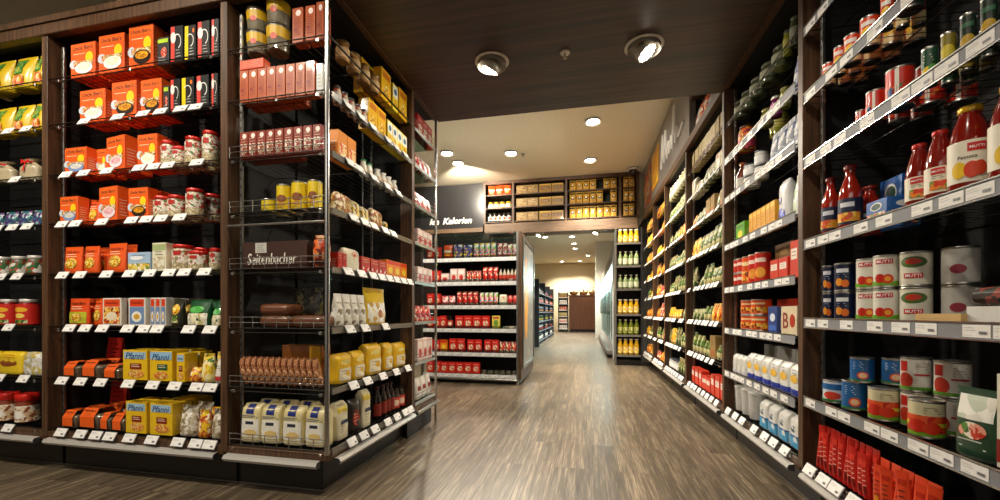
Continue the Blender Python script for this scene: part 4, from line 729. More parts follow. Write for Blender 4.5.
def labels():
    g = {}
    for r in REC: g.setdefault((r[0].ph, r[1], r[2]), []).append(r)
    for (ph, l, ds), rs in g.items():
        rs.sort(key=lambda r: r[3]); n = len(rs); b = rs[0][0]
        for i, r in enumerate(rs):
            if n == 1: s = f'{ds}, {lvname(b, l)}, {ph}'
            elif i == n-1 and n > 1: s = f'{ds}, rightmost, {lvname(b, l)}, {ph}'
            elif i == 0: s = f'{ds}, leftmost, {lvname(b, l)}, {ph}'
            else: s = f'{ds}, {ordn(i+1)} from left, {lvname(b, l)}, {ph}'
            if len(s.split()) > 16: print('LONG', s)
            tag(r[4], s, r[5], f'{r[5]}s on the {lvname(b, l)} of the {ph}' if n > 1 else None)
for b in BAYS: settle(b); create(b)
labels()

# ------------------------------------------------------------------ shelving units
def tag_mesh():
    mb = MB(); mb.box(-.034, .034, -.0015, .0015, -.019, .019, TAGW, .0006)
    s = lambda u, v, l: (-.034+.068*u, -.0016-l, -.019+.038*v)
    deco(mb, [('l', .1, .6, .66, .8, 2, '#9a9a9e'), ('r', .66, .86, .2, .4, '#77777c'), ('l', .1, .4, .2, .3, 1, '#aaaaae')], s, .068, .038)
    mb.box(-.036, .036, .0015, .003, -.021, .021, M('#9a9c9e', .2)); mb.xf(Matrix.Diagonal((1.18, 1, 1.18, 1))); return mb.mesh('price_tag')
TAGM = tag_mesh()
def label_mesh(w):
    mb = MB(); mb.box(-w/2, w/2, -.0006, .0006, -.0165, .0165, TAGW)
    deco(mb, [('l', .06, .5, .55, .75, 2, '#4a4a52'), ('r', .62, .9, .28, .5, '#77787e'), ('l', .06, .4, .15, .3, 1, '#77777c')], lambda u, v, l: (-w/2+u*w, -.0007-l, -.0165+v*.033), w, .033); return mb.mesh('price_label')
LBM = label_mesh(.078)
CLIP = MB().box(-.008, .008, -.004, .006, -.03, -.012, CHROME, .002).mesh('shelf_clip')
def wire_shelf(root, W, D, z, mat, step=.045, fence=False, front=None):
    mb = MB(); fm = front or mat
    for y in (.002, D-.004): mb.tube((.004, y, z), (W-.004, y, z), .0035, fm)
    for x in (.004, W-.004): mb.tube((x, .002, z-.001), (x, D-.004, z-.001), .003, mat)
    mb.tube((.004, .002, z-.022), (W-.004, .002, z-.022), .0025, fm)
    n = int(W/step)
    for i in range(1, n): mb.tube((W*i/n, .002, z+.0005), (W*i/n, D-.004, z+.0005), .0014, mat, 4)
    for y in (D*.33, D*.66): mb.tube((.004, y, z-.004), (W-.004, y, z-.004), .0025, mat, 4)
    sh = mb.build('shelf', root)
    if fence:
        fb = MB()
        for dz in (.03, .058): fb.tube((.006, .0, z+dz), (W-.006, .0, z+dz), .0028, CHROME)
        for i in range(0, 9): x = .008+(W-.016)*i/8; fb.tube((x, 0, z), (x, 0, z+.058), .0022, CHROME)
        for x in (.03, W-.04): fb.box(x-.009, x+.009, -.006, .004, z-.03, z-.014, CHROME, .002)
        fb.build('guard_rail', sh)
    else:
        for x in (.08, W/2, W-.06): obj('shelf_clip', CLIP, sh, (x, 0, z))
    return sh
def upright(x, z0, z1, y=.05):
    mb = MB(); mb.box(x-.008, x+.008, y, y+.012, z0, z1, STEEL, .001)
    k = z0+.05
    while k < z1-.03: mb.box(x-.003, x+.003, y-.0006, y, k, k+.018, BLACK); k += .045
    return mb
def unit(b, name, label, group=None, z0=.25, top=2.6, rails=False, fence=False, side=('panel', 'panel'), backp=True, tags=True, kick=True, shelfmat=DARKW, wire_from=0):
    root = b.root(name); a, c = b.span(); W = c-a; D = b.depth
    tag(root, label, 'shelving', group)
    if backp:
        mb = MB(); mb.box(-.024, W+.024, D, D+.02, 0, top, BLACK); mb.build('back_panel', root)
    for l, z in enumerate(b.lv):
        sh = wire_shelf(root, W, D, z, shelfmat, fence=fence, step=.045 if b.lod else .07)
        if rails and l < 7:
            r = MB(); r.box(.002, W-.002, -.009, -.006, z-.03, z+.012, RAIL); r.box(.002, W-.002, -.012, -.006, z-.034, z-.03, CHROME); r.box(.002, W-.002, -.012, -.006, z+.012, z+.016, CHROME)
            if l > 0 or not tags:
                r.build('price_rail', sh)
                x = .06
                rr = random.Random(l+int(W*100))
                while x < W-.05:
                    q = obj('price_label', LBM, sh, (x, -.0096, z-.009)); x += rr.choice((.085, .1, .12, .16))
                continue
        if tags and l < 7 and not (rails and l):
            us = sorted([i['u']-a for i in b.items if i['lvl'] == l and i['layer'] == 0]); last = -1
            for x in us:
                x = min(max(x+random.uniform(-.015, .015), .04), W-.04)
                if x-last < .086: continue
                last = x; q = obj('price_tag', TAGM, sh, (x, -.012, z-.008)); q.rotation_euler = (R(-28), 0, 0)
    u = upright(.03, z0-.03, top-.04); u.build('slotted_upright', root)
    if kick:
        mb = MB(); mb.box(-.024, W+.024, 0, .03, .19, z0-.012, BROWN, .002); mb.build('base_board', root)
        mb = MB(); mb.box(-.024, W+.024, .09, .11, 0, .19, KICK); mb.box(-.024, W+.024, .087, .09, .004, .012, STEEL); mb.build('kick_board', root)
        mb = MB(); mb.box(-.024, W+.024, .03, D, .19, .2, BLACK); mb.build('base_deck', root)
        mb = MB()
        pr = [(-.004, .168), (-.03, .172), (-.038, .185), (-.03, .2), (-.004, .204)]
        v = [(x, y, z) for x in (.012, W-.012) for y, z in pr]; n = len(pr)
        mb.add(v, [(i, i+1, n+i+1, n+i) for i in range(n-1)]+[(n-1, 0, n, 2*n-1)], BUMP, False); mb.add(v, [list(range(n))[::-1], list(range(n, 2*n))], M('#3a3a3c', .4)); mb.build('bumper_rail', root)
    if fence and kick: pass
    return root
def partition(ax, plane, c, depth, z1, label, name='partition_panel'):
    """upright wooden divider between two bays: brown edge on a black board"""
    rz = {'Y': 0, 'L': PI/2, 'R': -PI/2}[ax]
    loc = {'Y': (c, plane, 0), 'L': (plane, c, 0), 'R': (plane, c, 0)}[ax]
    root = empty(name, loc, rz); tag(root, label, 'panel', 'brown partition panels between bays')
    mb = MB(); mb.box(-.022, .022, -.004, .09, .205, z1, BROWN, .002); mb.build('wooden_edge', root)
    mb = MB(); mb.box(-.012, .012, .09, depth, 0, z1, BLACK); mb.build('side_board', root); return root
unit(LM, 'shelving_unit', 'wide left shelving bay stocked with orange rice boxes')
unit(LL, 'shelving_unit', 'leftmost shelving bay stocked with yellow bags and jars')
c = LC.root('shelving_unit'); CW, CD = .594, 1.0; tag(c, 'corner shelving with chrome guard rails holding flour and sugar bags', 'shelving')
for l, z in enumerate(LV):
    sh = wire_shelf(c, CW, CD, z, DARKW, fence=l <= 5)
    mb = MB(); mb.box(CW, CW+.006, .03, CD-.01, z-.026, z+.006, M('#8d8b86', .25, .6)) if l < 7 else mb.tube((CW, .02, z), (CW, CD-.01, z), .005, DARKW); mb.build('side_rail', sh)
    if l < 7:
        us = sorted(i['u'] for i in LS.items if i['lvl'] == l and i['layer'] == 0); last = -1
        for x in us:
            if x-last < .085: continue
            last = x; q = obj('price_tag', TAGM, sh, (CW+.018, x-1.8, z-.006)); q.rotation_euler = (R(-28), 0, R(90))
MB().tube((0, -.004, 1.405), (.58, -.004, 1.405), .007, CHROME, 8).build('cross_bar', c)
upright(.03, .22, 2.56).build('slotted_upright', c); upright(CW-.32, .22, 2.56, CD-.02).build('slotted_upright', c)
mb = MB(); mb.box(-.02, CW, 0, .03, .2, .238, BROWN, .002); mb.box(CW-.03, CW, .031, CD, .2, .238, BROWN, .002); mb.build('base_board', c)
mb = MB(); mb.box(-.02, CW-.09, .09, .11, 0, .19, KICK); mb.box(CW-.11, CW-.09, .111, CD+.5, 0, .19, KICK); mb.box(-.02, CW-.087, .086, .089, .004, .014, STEEL); mb.box(CW-.089, CW-.086, .09, CD+.5, .004, .014, STEEL); mb.build('kick_board', c)
mb = MB(); mb.box(-.02, CW-.03, .031, CD, .2, .21, BLACK); mb.build('base_deck', c)
def bumper(x0, x1, par, side=False):
    pr = [(-.004, .166), (-.03, .17), (-.04, .185), (-.03, .2), (-.004, .204)]; n = 5
    v = [((CW-y, x, z) if side else (x, y, z)) for x in (x0, x1) for y, z in pr]; mb = MB()
    mb.add(v, [(i, i+1, n+i+1, n+i) for i in range(n-1)]+[(n-1, 0, n, 2*n-1)], BUMP); mb.add(v, [list(range(n))[::-1], list(range(n, 2*n))], M('#3a3a3c', .4)); return mb.build('bumper_rail', par)
bumper(.0, CW-.04, c); bumper(.05, CD-.01, c, True)
# glass-shelved end bay
e = LE.root('glass_shelf_rack'); W = LE.hi-LE.lo; tag(e, 'narrow chrome rack with glass shelves at the far end of left block', 'shelving')
for l, z in enumerate(LV):
    mb = MB(); mb.box(.0, W-.01, .005, .4, z-.005, z+.003, GL('#cfe0d8', .18)); g = mb.build('glass_shelf', e)
    mb = MB(); mb.box(.0, W-.01, -.002, .003, z-.012, z+.012, M('#b8c2c0', .2, .4)); mb.build('price_rail', g)
    mb = MB()
    for dz in (.04, .07): mb.tube((0, .0, z+dz), (W, 0, z+dz), .0022, CHROME)
    mb.build('guard_rail', g)
for x, y in ((W, 0), (W, .4)): MB().tube((x, y, 0), (x, y, 2.6), .011, CHROME, 10).build('post', e)
mb = MB(); mb.box(-.03, W+.02, .05, .07, 0, .19, KICK); mb.build('kick_board', e)
mb = MB(); mb.box(-.03, W+.02, 0, .4, .2, .235, BROWN); mb.build('base_board', e)
mb = MB(); mb.box(0, W, -.03, -.002, .17, .2, CHROME, .006); mb.build('bumper_rail', e)
MB().tube((.592, -.003, .235), (.592, -.003, 2.6), .0125, CHROME, 12).build('corner_post', c)
partition('Y', 1.8, -4.44, .52, 2.6, 'brown divider at the outer end of the leftmost bay')
partition('Y', 1.8, -3.17, .52, 2.6, 'brown divider left of the orange rice box bay')
partition('Y', 1.8, -1.886, .52, 2.6, 'brown divider between rice box bay and corner bay')
partition('L', -1.27, 2.82, .4, 2.6, 'brown divider on aisle side before the glass rack')
# block core and cornice
for bx, lb in (((-4.4, -1.91, 2.34, 2.8), 'black core wall behind the left front bays'), ((-1.9, -1.70, 2.84, 3.3), 'black core wall behind the glass end rack'), ((-1.9, -1.875, 2.345, 2.84), 'black back wall of the corner shelving')):
    o = MB().box(*bx, 0, 2.6, BLACK).build('core_wall'); tag(o, lb, 'panel')
mb = MB(); mb.box(-4.4, -1.262, 1.785, 1.83, 2.6, 2.70, BROWN, .003); mb.box(-4.4, -1.262, 1.775, 1.785, 2.665, 2.70, BROWN); o = mb.build('cornice'); MB().box(-4.4, -1.305, 1.832, 3.3, 2.61, 2.63, BLACK).build('top_board', o); tag(o, 'brown wooden cornice along the top of the left shelving', 'cornice')
mb = MB(); mb.box(-1.30, -1.262, 1.831, 3.3, 2.6, 2.70, BROWN, .003); o = mb.build('cornice'); tag(o, 'brown cornice over the aisle side of left block', 'cornice')
# right wall units
unit(R1, 'shelving_unit', 'nearest right shelving bay with tomato cans and passata bottles', rails=True, z0=.24)
unit(R2, 'shelving_unit', 'second right shelving bay with red cans and white salt bags', rails=True)
unit(R3, 'shelving_unit', 'third right shelving bay with green packs and red boxes below')
unit(R4, 'shelving_unit', 'fourth right shelving bay with green and cream vegetable packs')
unit(R5, 'shelving_unit', 'fifth right shelving bay with red and orange snack bags')
unit(R6, 'shelving_unit', 'sixth right shelving bay with golden pasta bags by juice rack')
for c_, nm in ((2.19, 'first'), (3.31, 'second'), (4.48, 'third'), (5.64, 'fourth'), (6.59, 'fifth')):
    partition('R', 1.0, c_, .47, 2.6, f'brown divider on right wall, {nm} from the camera')
mb = MB(); mb.box(.985, 1.03, .9, 7.6, 2.6, 2.68, BROWN, .003); o = mb.build('cornice'); MB().box(1.031, 1.5, .9, 7.6, 2.61, 2.63, BLACK).build('top_board', o); tag(o, 'long brown cornice above the right wall shelving', 'cornice')

# ------------------------------------------------------------------ middle gondola
g = G.root('gondola_rack'); W = G.hi-G.lo; tag(g, 'white framed end gondola with glass sides stocked with red boxes', 'shelving')
GW = M('#d6d8d8', .35)
for l, z in enumerate(GZ):
    mb = MB(); mb.box(.01, W-.01, .0, .45, z-.02, z, M('#4a4644', .5)); s_ = mb.build('shelf', g)
    mb = MB(); mb.box(.01, W-.01, -.012, -.002, z-.045, z+.005, GW); r_ = mb.build('price_rail', s_)
    x = .1
    while x < W-.1: obj('price_label', LBM, s_, (x, -.013, z-.02)); x += .13
    if l:
        mb = MB()
        for yy in (.02,): mb.box(.02, W-.02, yy, yy+.003, z+.002, z+.045, GL('#e8f0ee', .25))
        mb.build('glass_guard', s_)
for x in (0, W): MB().box(x-.015, x+.015, -.02, .01, 0, 1.99, STEEL, .002).build('post', g)
mb = MB(); mb.box(0, W, .45, .47, .05, 1.99, M('#1d1815', .6)); mb.build('back_panel', g)
mb = MB(); mb.box(0, W, -.01, .0, 1.72, 1.98, GL('#eef4f2', .2)); mb.build('glass_panel', g)
for q in (0, W): mb = MB(); mb.box(q-.006, q+.006, .02, .45, 1.67, 1.98, GL('#eef4f2', .2)); mb.build('glass_panel', g)
mb = MB(); mb.box(0, W, .0, 1.2, 1.985, 2.0, GL('#dfe8e6', .3)); mb.build('glass_top', g)
mb = MB(); mb.box(0, W, .05, 1.2, 0, .06, KICK); mb.build('base', g)
MB().tube((0, -.03, .06), (W, -.03, .06), .014, STEEL, 8).build('bumper_rail', g)
# end side: framed picture panel
mb = MB(); mb.box(W+.016, W+.05, -.02, 1.2, .06, 2.0, BROWN, .003); sp = mb.build('side_panel', g)
mb = MB(); mb.box(W+.0505, W+.056, .1, 1.12, .25, 1.9, M('#8c8a84', .3)); pc = mb.build('poster', sp)
mb = MB()
def ps(u, v, l): return (W+.0565+l, .1+1.02*u, .25+1.65*v)
deco(mb, [('e', .3, .62, .2, .26, '#d98a1c'), ('e', .28, .4, .16, .2, '#e8a838'), ('p', .4, .9, .05, .4, P(['#6a6862', '#a8a69e', '#8a8880'], 5)), ('p', .35, .9, .7, .95, P(['#b8b6ae', '#9a9890', '#7a7a76'], 6))], ps, 1.02, 1.65); mb.build('poster_picture', pc)
mb = MB()
for a_, b_ in (((.06, .1), (.2, 1.95)), ((1.12, 1.16), (.2, 1.95))): mb.box(W+.05, W+.07, a_[0], a_[1], b_[0], b_[1], STEEL)
mb.box(W+.05, W+.07, .1, 1.12, .2, .25, STEEL); mb.box(W+.05, W+.07, .1, 1.12, 1.9, 1.95, STEEL); mb.build('poster_frame', sp)

# ------------------------------------------------------------------ juice end rack
j = J.root('juice_rack'); W = J.hi-J.lo; tag(j, 'dark rack of yellow and green juice bottles facing the aisle', 'shelving')
for z in JZ:
    mb = MB(); mb.box(.0, W, .0, .38, z-.02, z, M('#2a2522', .5)); s_ = mb.build('shelf', j)
    mb = MB(); mb.box(.0, W, -.01, -.002, z-.03, z+.008, M('#6a6660', .4)); mb.build('price_rail', s_)
mb = MB(); mb.box(-.01, W+.01, .38, .4, 0, 2.44, M('#17120f', .6)); mb.build('back_panel', j)
for x in (-.015, W+.015): MB().box(x-.012, x+.012, -.01, .38, 0, 2.44, BLACK if x > 0 else STEEL).build('side_panel', j)
mb = MB(); mb.box(0, W, .02, .38, 0, .1, KICK); mb.build('base', j)

# ------------------------------------------------------------------ room
def struct(name, mb):
    o = mb.build(name); o['kind'] = 'structure'; return o
CREAM = M('#e2d6bc', .8); WALLC = M('#d8cbab', .8)
struct('floor', MB().box(-8, 6, -4, 23, -.1, 0, floor_mat()))
ZC = 3.5
struct('ceiling', MB().box(-8, 6, -4, 23, ZC, ZC+.1, CREAM))
struct('wall_right', MB().box(1.52, 1.62, -4, 23, 0, ZC, M('#26221f', .8)))
struct('wall_left', MB().box(-8, -7.9, -4, 23, 0, ZC, WALLC))
struct('wall_far', MB().box(-7.9, 1.52, 21.5, 21.6, 0, ZC, M('#e8dcb8', .8)))
# dark wooden soffit over the aisle
SX0, SX1 = -1.26, .985
sf = struct('ceiling_soffit', MB().box(SX0, SX1, 1.8, 3.33, 2.6, 2.72, BROWNX))
mb = MB(); mb.box(SX1, 1.5, 1.0, 3.33, 2.69, 2.72, BROWNX); struct('ceiling_soffit_edge', mb)
# bulkhead shelf across the back with its beam
X0, X1 = X_on_Y(484.5, TY), X_on_Y(638, TY)
XL = -6.0
bk = empty('bulkhead_shelf', (X0, TY, 2.47)); tag(bk, 'brown wall shelf of crisps and pasta above the back passage', 'shelving')
BRW2 = wood('#5a4634', '#7a6048', (3, 30, 30), .5)
mb = MB(); mb.box(0, X1-X0, -.01, .34, 0, .2, BRW2, .004); mb.build('beam', bk)
mb = MB(); mb.box(0, X1-X0, .32, .34, .2, ZC-2.49, M('#1d2a22', .7)); mb.build('back_panel', bk)
for px in (484.5, 513, 566, 620, 638):
    x = X_on_Y(px, TY)-X0; MB().box(x-.022, x+.022, -.006, .3, .2, ZC-2.475, BROWN).build('divider', bk)
mb = MB(); mb.box(0, X1-X0, -.008, .3, ZC-2.53, ZC-2.475, BROWN); mb.build('top_board', bk)
for z in TZ:
    mb = MB(); mb.box(.02, X1-X0-.02, 0, .3, z-2.47-.018, z-2.47, BROWN)
    mb.build('shelf', bk)
# grey sign wall left of it
mb = MB(); mb.box(XL, X0-.025, TY, TY+.1, 2.6, ZC-.02, M('#2b2a2b', .28, 0, .3)); bd = mb.build('sign_board'); tag(bd, 'dark grey sign board lettered Kalorien on the back wall', 'sign')
mb = MB(); mb.box(XL, X0-.025, TY-.03, TY+.1, 2.52, 2.6, BRW2); o = mb.build('sign_ledge', bd)
def wall_text(txt, x, z, w, parent, mat, sh=.25, nm='lettering', h=None):
    vs, fs, tw, th = text_geo(txt, sh, .02); s = w/tw; s2 = (h/th) if h else s
    mb = MB(); n = len(vs); front = [(x+a*s, TY-.012, z+b_*s2) for a, b_ in vs]; mb.add(front, fs, mat); mb.add([(a, TY-.001, c_) for a, _, c_ in front], [f[::-1] for f in fs], mat)
    return mb.build(nm, parent)
WT = M('#f2f0ea', .5)
xa = X_on_Y(443, TY); xb = X_on_Y(472, TY)
wall_text('Kalorien', xa, 2.7, xb-xa, bd, WT, .3)
xa2 = X_on_Y(424, TY); xb2 = X_on_Y(440, TY); wall_text('len', xb2-(xb-xa)*.36, 2.7, (xb-xa)*.33, bd, WT, .3)
xa2 = X_on_Y(421, TY); xb2 = X_on_Y(429, TY); wall_text('w', xa2, 2.95, xb2-xa2, bd, WT, .3)
# back wall below the sign left of the gondola
struct('wall_back', MB().box(XL, -2.6, TY, TY+.1, 0, 2.52, M('#2c211a', .7)))
# wood post under the bulkhead's left end (seen beside the gondola top)
mb = MB(); mb.box(X0-.04, X0+.1, TY+.0, TY+.14, 0, 2.47, BRW2, .004); o = mb.build('wooden_post'); tag(o, 'brown wooden post under the left end of bulkhead shelf', 'post')
# right slanting sign fascia above the right shelves
fa = empty('sign_fascia', (1.0, 7.6, 2.69)); tag(fa, 'grey sign fascia with white script and bread picture above right shelving', 'sign')
mb = MB(); mb.box(0, .06, -3.25, 0, 0, ZC-2.69-.02, M('#7c7772', .35)); mb.build('board', fa)
mb = MB(); mb.box(-.012, -.001, -1.5, -.95, .12, .66, P(['#e8a21e', '#f2bb3a', '#d88a18', '#f0b02c'], 8), .008); mb.build('bread_picture', fa)
mb = MB(); mb.box(-.008, -.001, -.75, -.1, .05, .66, P(['#8a6a5a', '#c8442a', '#5a4a44', '#b8b0a8', '#e0a04a'], 9)); mb.build('food_picture', fa)
mb = MB(); sw = M('#efece6', .5); y = -1.75; pts = []
for k, (dy, z_) in enumerate([(0, .2), (.1, .62), (.2, .22), (.3, .6), (.4, .2), (.5, .38), (.56, .2), (.66, .38), (.72, .2), (.84, .66), (.9, .2), (1.0, .34), (1.06, .2), (1.3, .26)]): pts.append((-.008, y-dy, z_))
for k in range(len(pts)-1): mb.tube(pts[k], pts[k+1], .016, sw)
mb.build('script_lettering', fa)
# open shelf over bay three
of = empty('upper_shelf', (1.0, 4.32, 2.69)); tag(of, 'dark open shelf above third right bay holding orange packs', 'shelving')
mb = MB(); mb.box(0, .4, -.95, 0, .0, .015, BROWN); mb.build('shelf', of)
mb = MB(); mb.box(0, .4, -.95, 0, .35, .365, BROWN); mb.build('shelf', of)
mb = MB(); mb.box(.4, .42, -.95, 0, 0, .7, BLACK); mb.build('back_panel', of)
for l, zz in enumerate((2.707, 3.057)):
    for i in range(6):
        parts, w_, h_, d_ = proto('crisps' if (i+l) % 3 else 'whiteb', .11, .2, .07, 0)
        kd = 'crisps' if (i+l) % 3 else 'whiteb'
        o = obj(K[kd]['name'], parts[0][1], None, (1.06, 4.2-.14*i, zz)); o.rotation_euler = (0, 0, -PI/2)
        tag(o, f"{K[kd]['desc']}, {ordn(i+1)} from left, {'upper' if l else 'lower'} board over third right bay", K[kd]['cat'], 'packs above the third right bay')

# ------------------------------------------------------------------ lamps
LAMPW = (1., .9, .74)
EM = M((1., .93, .8), .5, 0, 0, 22.)
def lamp_parts():
    ring = MB().lathe([(.09, -.006), (.104, -.006), (.107, -.002), (.107, 0), (.09, 0)], M('#e2dccf', .4), 32, caps=False).mesh('trim_ring')
    cav = MB().lathe([(.09, 0), (.086, .028), (0, .03)], M('#a8a094', .5, .2), 28, caps=False).mesh('recess')
    mb = MB(); mb.lathe([(.05, -.03), (.056, -.028), (.058, .0), (.04, .02), (0, .024)], M('#b8b2a6', .35, .5), 20, caps=False)
    for i in range(12): a = 2*PI*i/12; mb.box(.054*math.cos(a)-.003, .054*math.cos(a)+.003, .054*math.sin(a)-.003, .054*math.sin(a)+.003, -.034, .008, M('#c8c2b6', .4, .3))
    hd = mb.mesh('lamp_head'); bl = MB().lathe([(.0, -.046), (.03, -.042), (.05, -.03)], EM, 20, caps=False).mesh('bulb'); return ring, cav, hd, bl
LP = lamp_parts()
def spot(parent, loc, aim, power, size=70, blend=.6, rad=.05, col=LAMPW):
    l = bpy.data.lights.new('spot', 'SPOT'); l.energy = power; l.spot_size = R(size); l.spot_blend = blend; l.shadow_soft_size = rad; l.color = col
    o = bpy.data.objects.new('spot_light', l); C.objects.link(o); o.location = loc
    d = Vector(aim)-Vector(loc); o.rotation_euler = d.to_track_quat('-Z', 'Y').to_euler(); return o
def downlight(x, y, z, tilt, az, label, power, aim, size=80, scale=1., group='round ceiling downlights'):
    r = empty('ceiling_downlight', (x, y, z)); r.scale = (scale,)*3; tag(r, label, 'ceiling light', group)
    obj('trim_ring', LP[0], r, (0, 0, -.0005)); obj('recess', LP[1], r, (0, 0, -.0305)); h = obj('lamp_head', LP[2], r, (0, 0, -.02 if z < 3 else .012)); obj('bulb', LP[3], h)
    h.rotation_euler = (R(tilt)*math.cos(az), R(tilt)*math.sin(az), 0) if z < 3 else (0, 0, 0)
    if z >= 3: h.scale = (1.45, 1.45, 1)
    return spot(None, (x, y, z-.13*scale), aim, power, size)
a_ = at_z(492, 62, 2.6); b_ = at_z(644, 46, 2.6)
downlight(a_[0], a_[1], 2.6, 34, 1.2, 'tilted round downlight at left in the dark wooden soffit', 38, (1.0, 2.8, 1.0), 95, 1.05)
downlight(b_[0], b_[1], 2.6, 34, -1.8, 'tilted round downlight at right in the dark wooden soffit', 55, (-1.27, 2.4, 1.1), 95, 1.1)
sx = at_z(565, 52, 2.6)
mb = MB(); mb.lathe([(.0, -.012), (.03, -.01), (.034, 0), (0, 0)], M('#cfc8ba', .3, .5), 20, caps=False); o = mb.build('sprinkler_head', None, (sx[0], sx[1], 2.6)); tag(o, 'small sprinkler between the two soffit downlights', 'sprinkler')
MB().lathe([(.006, -.012), (.006, -.035), (.016, -.038), (0, -.04)], M('#a89a80', .3, .8), 12, caps=False).build('deflector', o)
sx = at_z(523, 154, ZC)
mb = MB(); mb.lathe([(.0, -.05), (.012, -.048), (.012, -.01), (.035, -.006), (.036, 0)], M('#a8a294', .3, .5), 14, caps=False); o = mb.build('sprinkler_head', None, (sx[0], sx[1], ZC-.001)); tag(o, 'small sprinkler on the cream ceiling beyond the soffit', 'sprinkler')
UP = [(593, 120, 'nearest downlight on the cream ceiling'), (511, 152, 'middle downlight on the cream ceiling left of a sprinkler'), (590, 159, 'farther right downlight on the cream ceiling'), (447, 152, 'left downlight on cream ceiling above the grey sign'), (458, 162, 'glaring downlight on cream ceiling aimed at the sign board')]
for i, (px, py, lb) in enumerate(UP):
    x, y = at_z(px, py, ZC); aim = [(x+.2, y-.3, 0), (-.9, 5.0, 1), (x, y+.5, 0), (-2, 5.0, 1), (x, TY, 3.0)][i]
    downlight(x, y, ZC, 20, 1.5*i, lb, [200, 250, 200, 180, 130][i], aim, 110, 1.1)
dx = at_z(633, 168, ZC); mb = MB()
mb.lathe([(0, -.1), (.05, -.085), (.07, -.05), (.07, -.03)], M('#1a1a1c', .1, 0, 1.), 20, caps=False); o = mb.build('dome_camera', None, (dx[0], dx[1], ZC)); tag(o, 'dark ceiling dome camera near the bulkhead shelf', 'camera')
MB().lathe([(.071, -.04), (.1, -.03), (.1, -.001), (0, -.001)], M('#cfcac0', .4), 20, caps=False).build('camera_base', o)
for px, lb in ((539, 'left downlight under the bulkhead beam'), (596, 'right downlight under the bulkhead beam')):
    x = X_on_Y(px, TY+.12); downlight(x, TY+.12, 2.47, 25, 2, lb, 30, (x, TY-.6, 0), 100, .9, 'downlights under the bulkhead beam')
FARL = [(545, 238.5), (572, 238), (574, 245), (575, 250), (588, 257), (562, 263), (580, 264)]
for i, (px, py) in enumerate(FARL):
    x, y = at_z(px, max(235, py-2), ZC); y = min(y, 20.5)
    downlight(x, y, ZC, 10, i, f'far room downlight beyond the passage, {ordn(i+1)} in depth', 190, (x, y, 0), 130, 1.1, 'far room downlights')
# unseen nearer shop downlights, then added spots (light only)
for x, y, aim, pw, sz in ((-2.6, .2, (-2.6, 1.8, 1.2), 88, 85), (-1.5, .1, (-1.6, 1.8, 1.1), 55, 80), (-3.7, .2, (-3.7, 1.8, 1.2), 70, 80),
                      (-.4, .5, (1.0, 1.5, .7), 55, 74), (0., 1.0, (-1.2, 2.3, .9), 30, 80), (-.3, 4.6, (1.0, 4.4, 1.2), 50, 90), (-.2, 6.0, (1.0, 6.1, 1.2), 50, 90), (-1.2, 3.7, (-1.5, 5.2, 1.2), 230, 80), (-.6, 4.6, (-.4, 7.7, 2.5), 80, 48), (-.3, 4.6, (1.0, 5.8, 2.5), 25, 60)):  # later spots, past the soffit, added without fixtures to brighten bays, gondola and bulkhead
    spot(None, (x, y, ZC-.12 if (y < 1.7 or y > 3.4) else 2.5), aim, pw, sz)
ar = bpy.data.lights.new('store', 'AREA'); ar.energy = 22; ar.size = 4; ar.shape = 'RECTANGLE'; ar.size_y = 2.; ar.color = (1, .93, .82)
ao = bpy.data.objects.new('store_light', ar); C.objects.link(ao); ao.location = (-1.2, -2.6, 3.3); ao.rotation_euler = (R(35), 0, 0)

# ------------------------------------------------------------------ far room
def far_shelf(name, label, x, y0, y1, h, side=1):
    r = empty(name, (x, y0, 0)); tag(r, label, 'shelving', 'dark shelving rows in the far room')
    L_ = y1-y0; mb = MB(); mb.box(-.5, -.4, 0, L_, 0, h, BLACK); mb.build('back_panel', r)
    n = 6
    for l in range(n):
        z = .15+l*(h-.25)/n
        mb = MB(); mb.box(-.4, 0, 0, L_, z-.02, z, M('#3a3c40', .4)); s_ = mb.build('shelf', r)
        MB().box(0, .008, 0, L_, z-.03, z+.01, M('#5c6066', .4)).build('price_rail', s_)
    for y in (0, L_*.33, L_*.66, L_): MB().box(-.4, .01, y-.015, y+.015, 0, h, M('#23252a', .4)).build('upright', r)
    MB().box(-.38, .02, 0, L_, 0, .06, STEEL).build('base', r)
    return r, n, h, L_
FR, n, h_, L_ = far_shelf('dark_shelving', 'dark metal shelving row beyond the passage on the left', -1.28, 11.0, 16.0, 1.85)
rr = random.Random(5); DKS = ['dkjar', 'dbot', 'dcan', 'navy', 'bjar', 'dbot']
for l in range(n):
    z = .15+l*(h_-.25)/n
    kd = DKS[l]
    for i in range(16):
        if min(abs(.25+i*.3-q) for q in (0, L_*.33, L_*.66, L_)) < .07: continue
        parts, w_, hh, d_ = proto(kd, .1, .17, .1, 0); o = obj(K[kd]['name'], parts[0][1], None, (-1.36, 11.25+i*.3, z+.001)); o.rotation_euler = (0, 0, PI/2)
        for nm, me in parts[1:]: obj(nm, me, o)
        tag(o, f"{K[kd]['desc']}, {ordn(i+1)} along, {'bottom' if l == 0 else ordn(l+1)} shelf, far dark row", K[kd]['cat'], f'goods on {ordn(l+1)} shelf of the far dark row')
cb = empty('counter_cabinet', (.0, 19.6, 0)); tag(cb, 'tall brown wooden cabinet at the end of the passage', 'cabinet')
cx0 = X_on_Y(569, 19.6); cx1 = X_on_Y(596, 19.6)
cb.location.x = cx0; CWd = cx1-cx0
MB().box(0, CWd, 0, .6, .12, 1.72, DWOOD, .004).build('body', cb); MB().box(.02, CWd, .03, .6, 0, .12, BLACK).build('plinth', cb); MB().box(-.03, CWd+.02, -.03, .6, 1.72, 1.76, DWOOD, .004).build('top', cb)
wx = X_on_Y(558.5, 19.6); ws = empty('wall_rack', (wx, 19.6, 0)); tag(ws, 'narrow white lit rack beside the far brown cabinet', 'shelving')
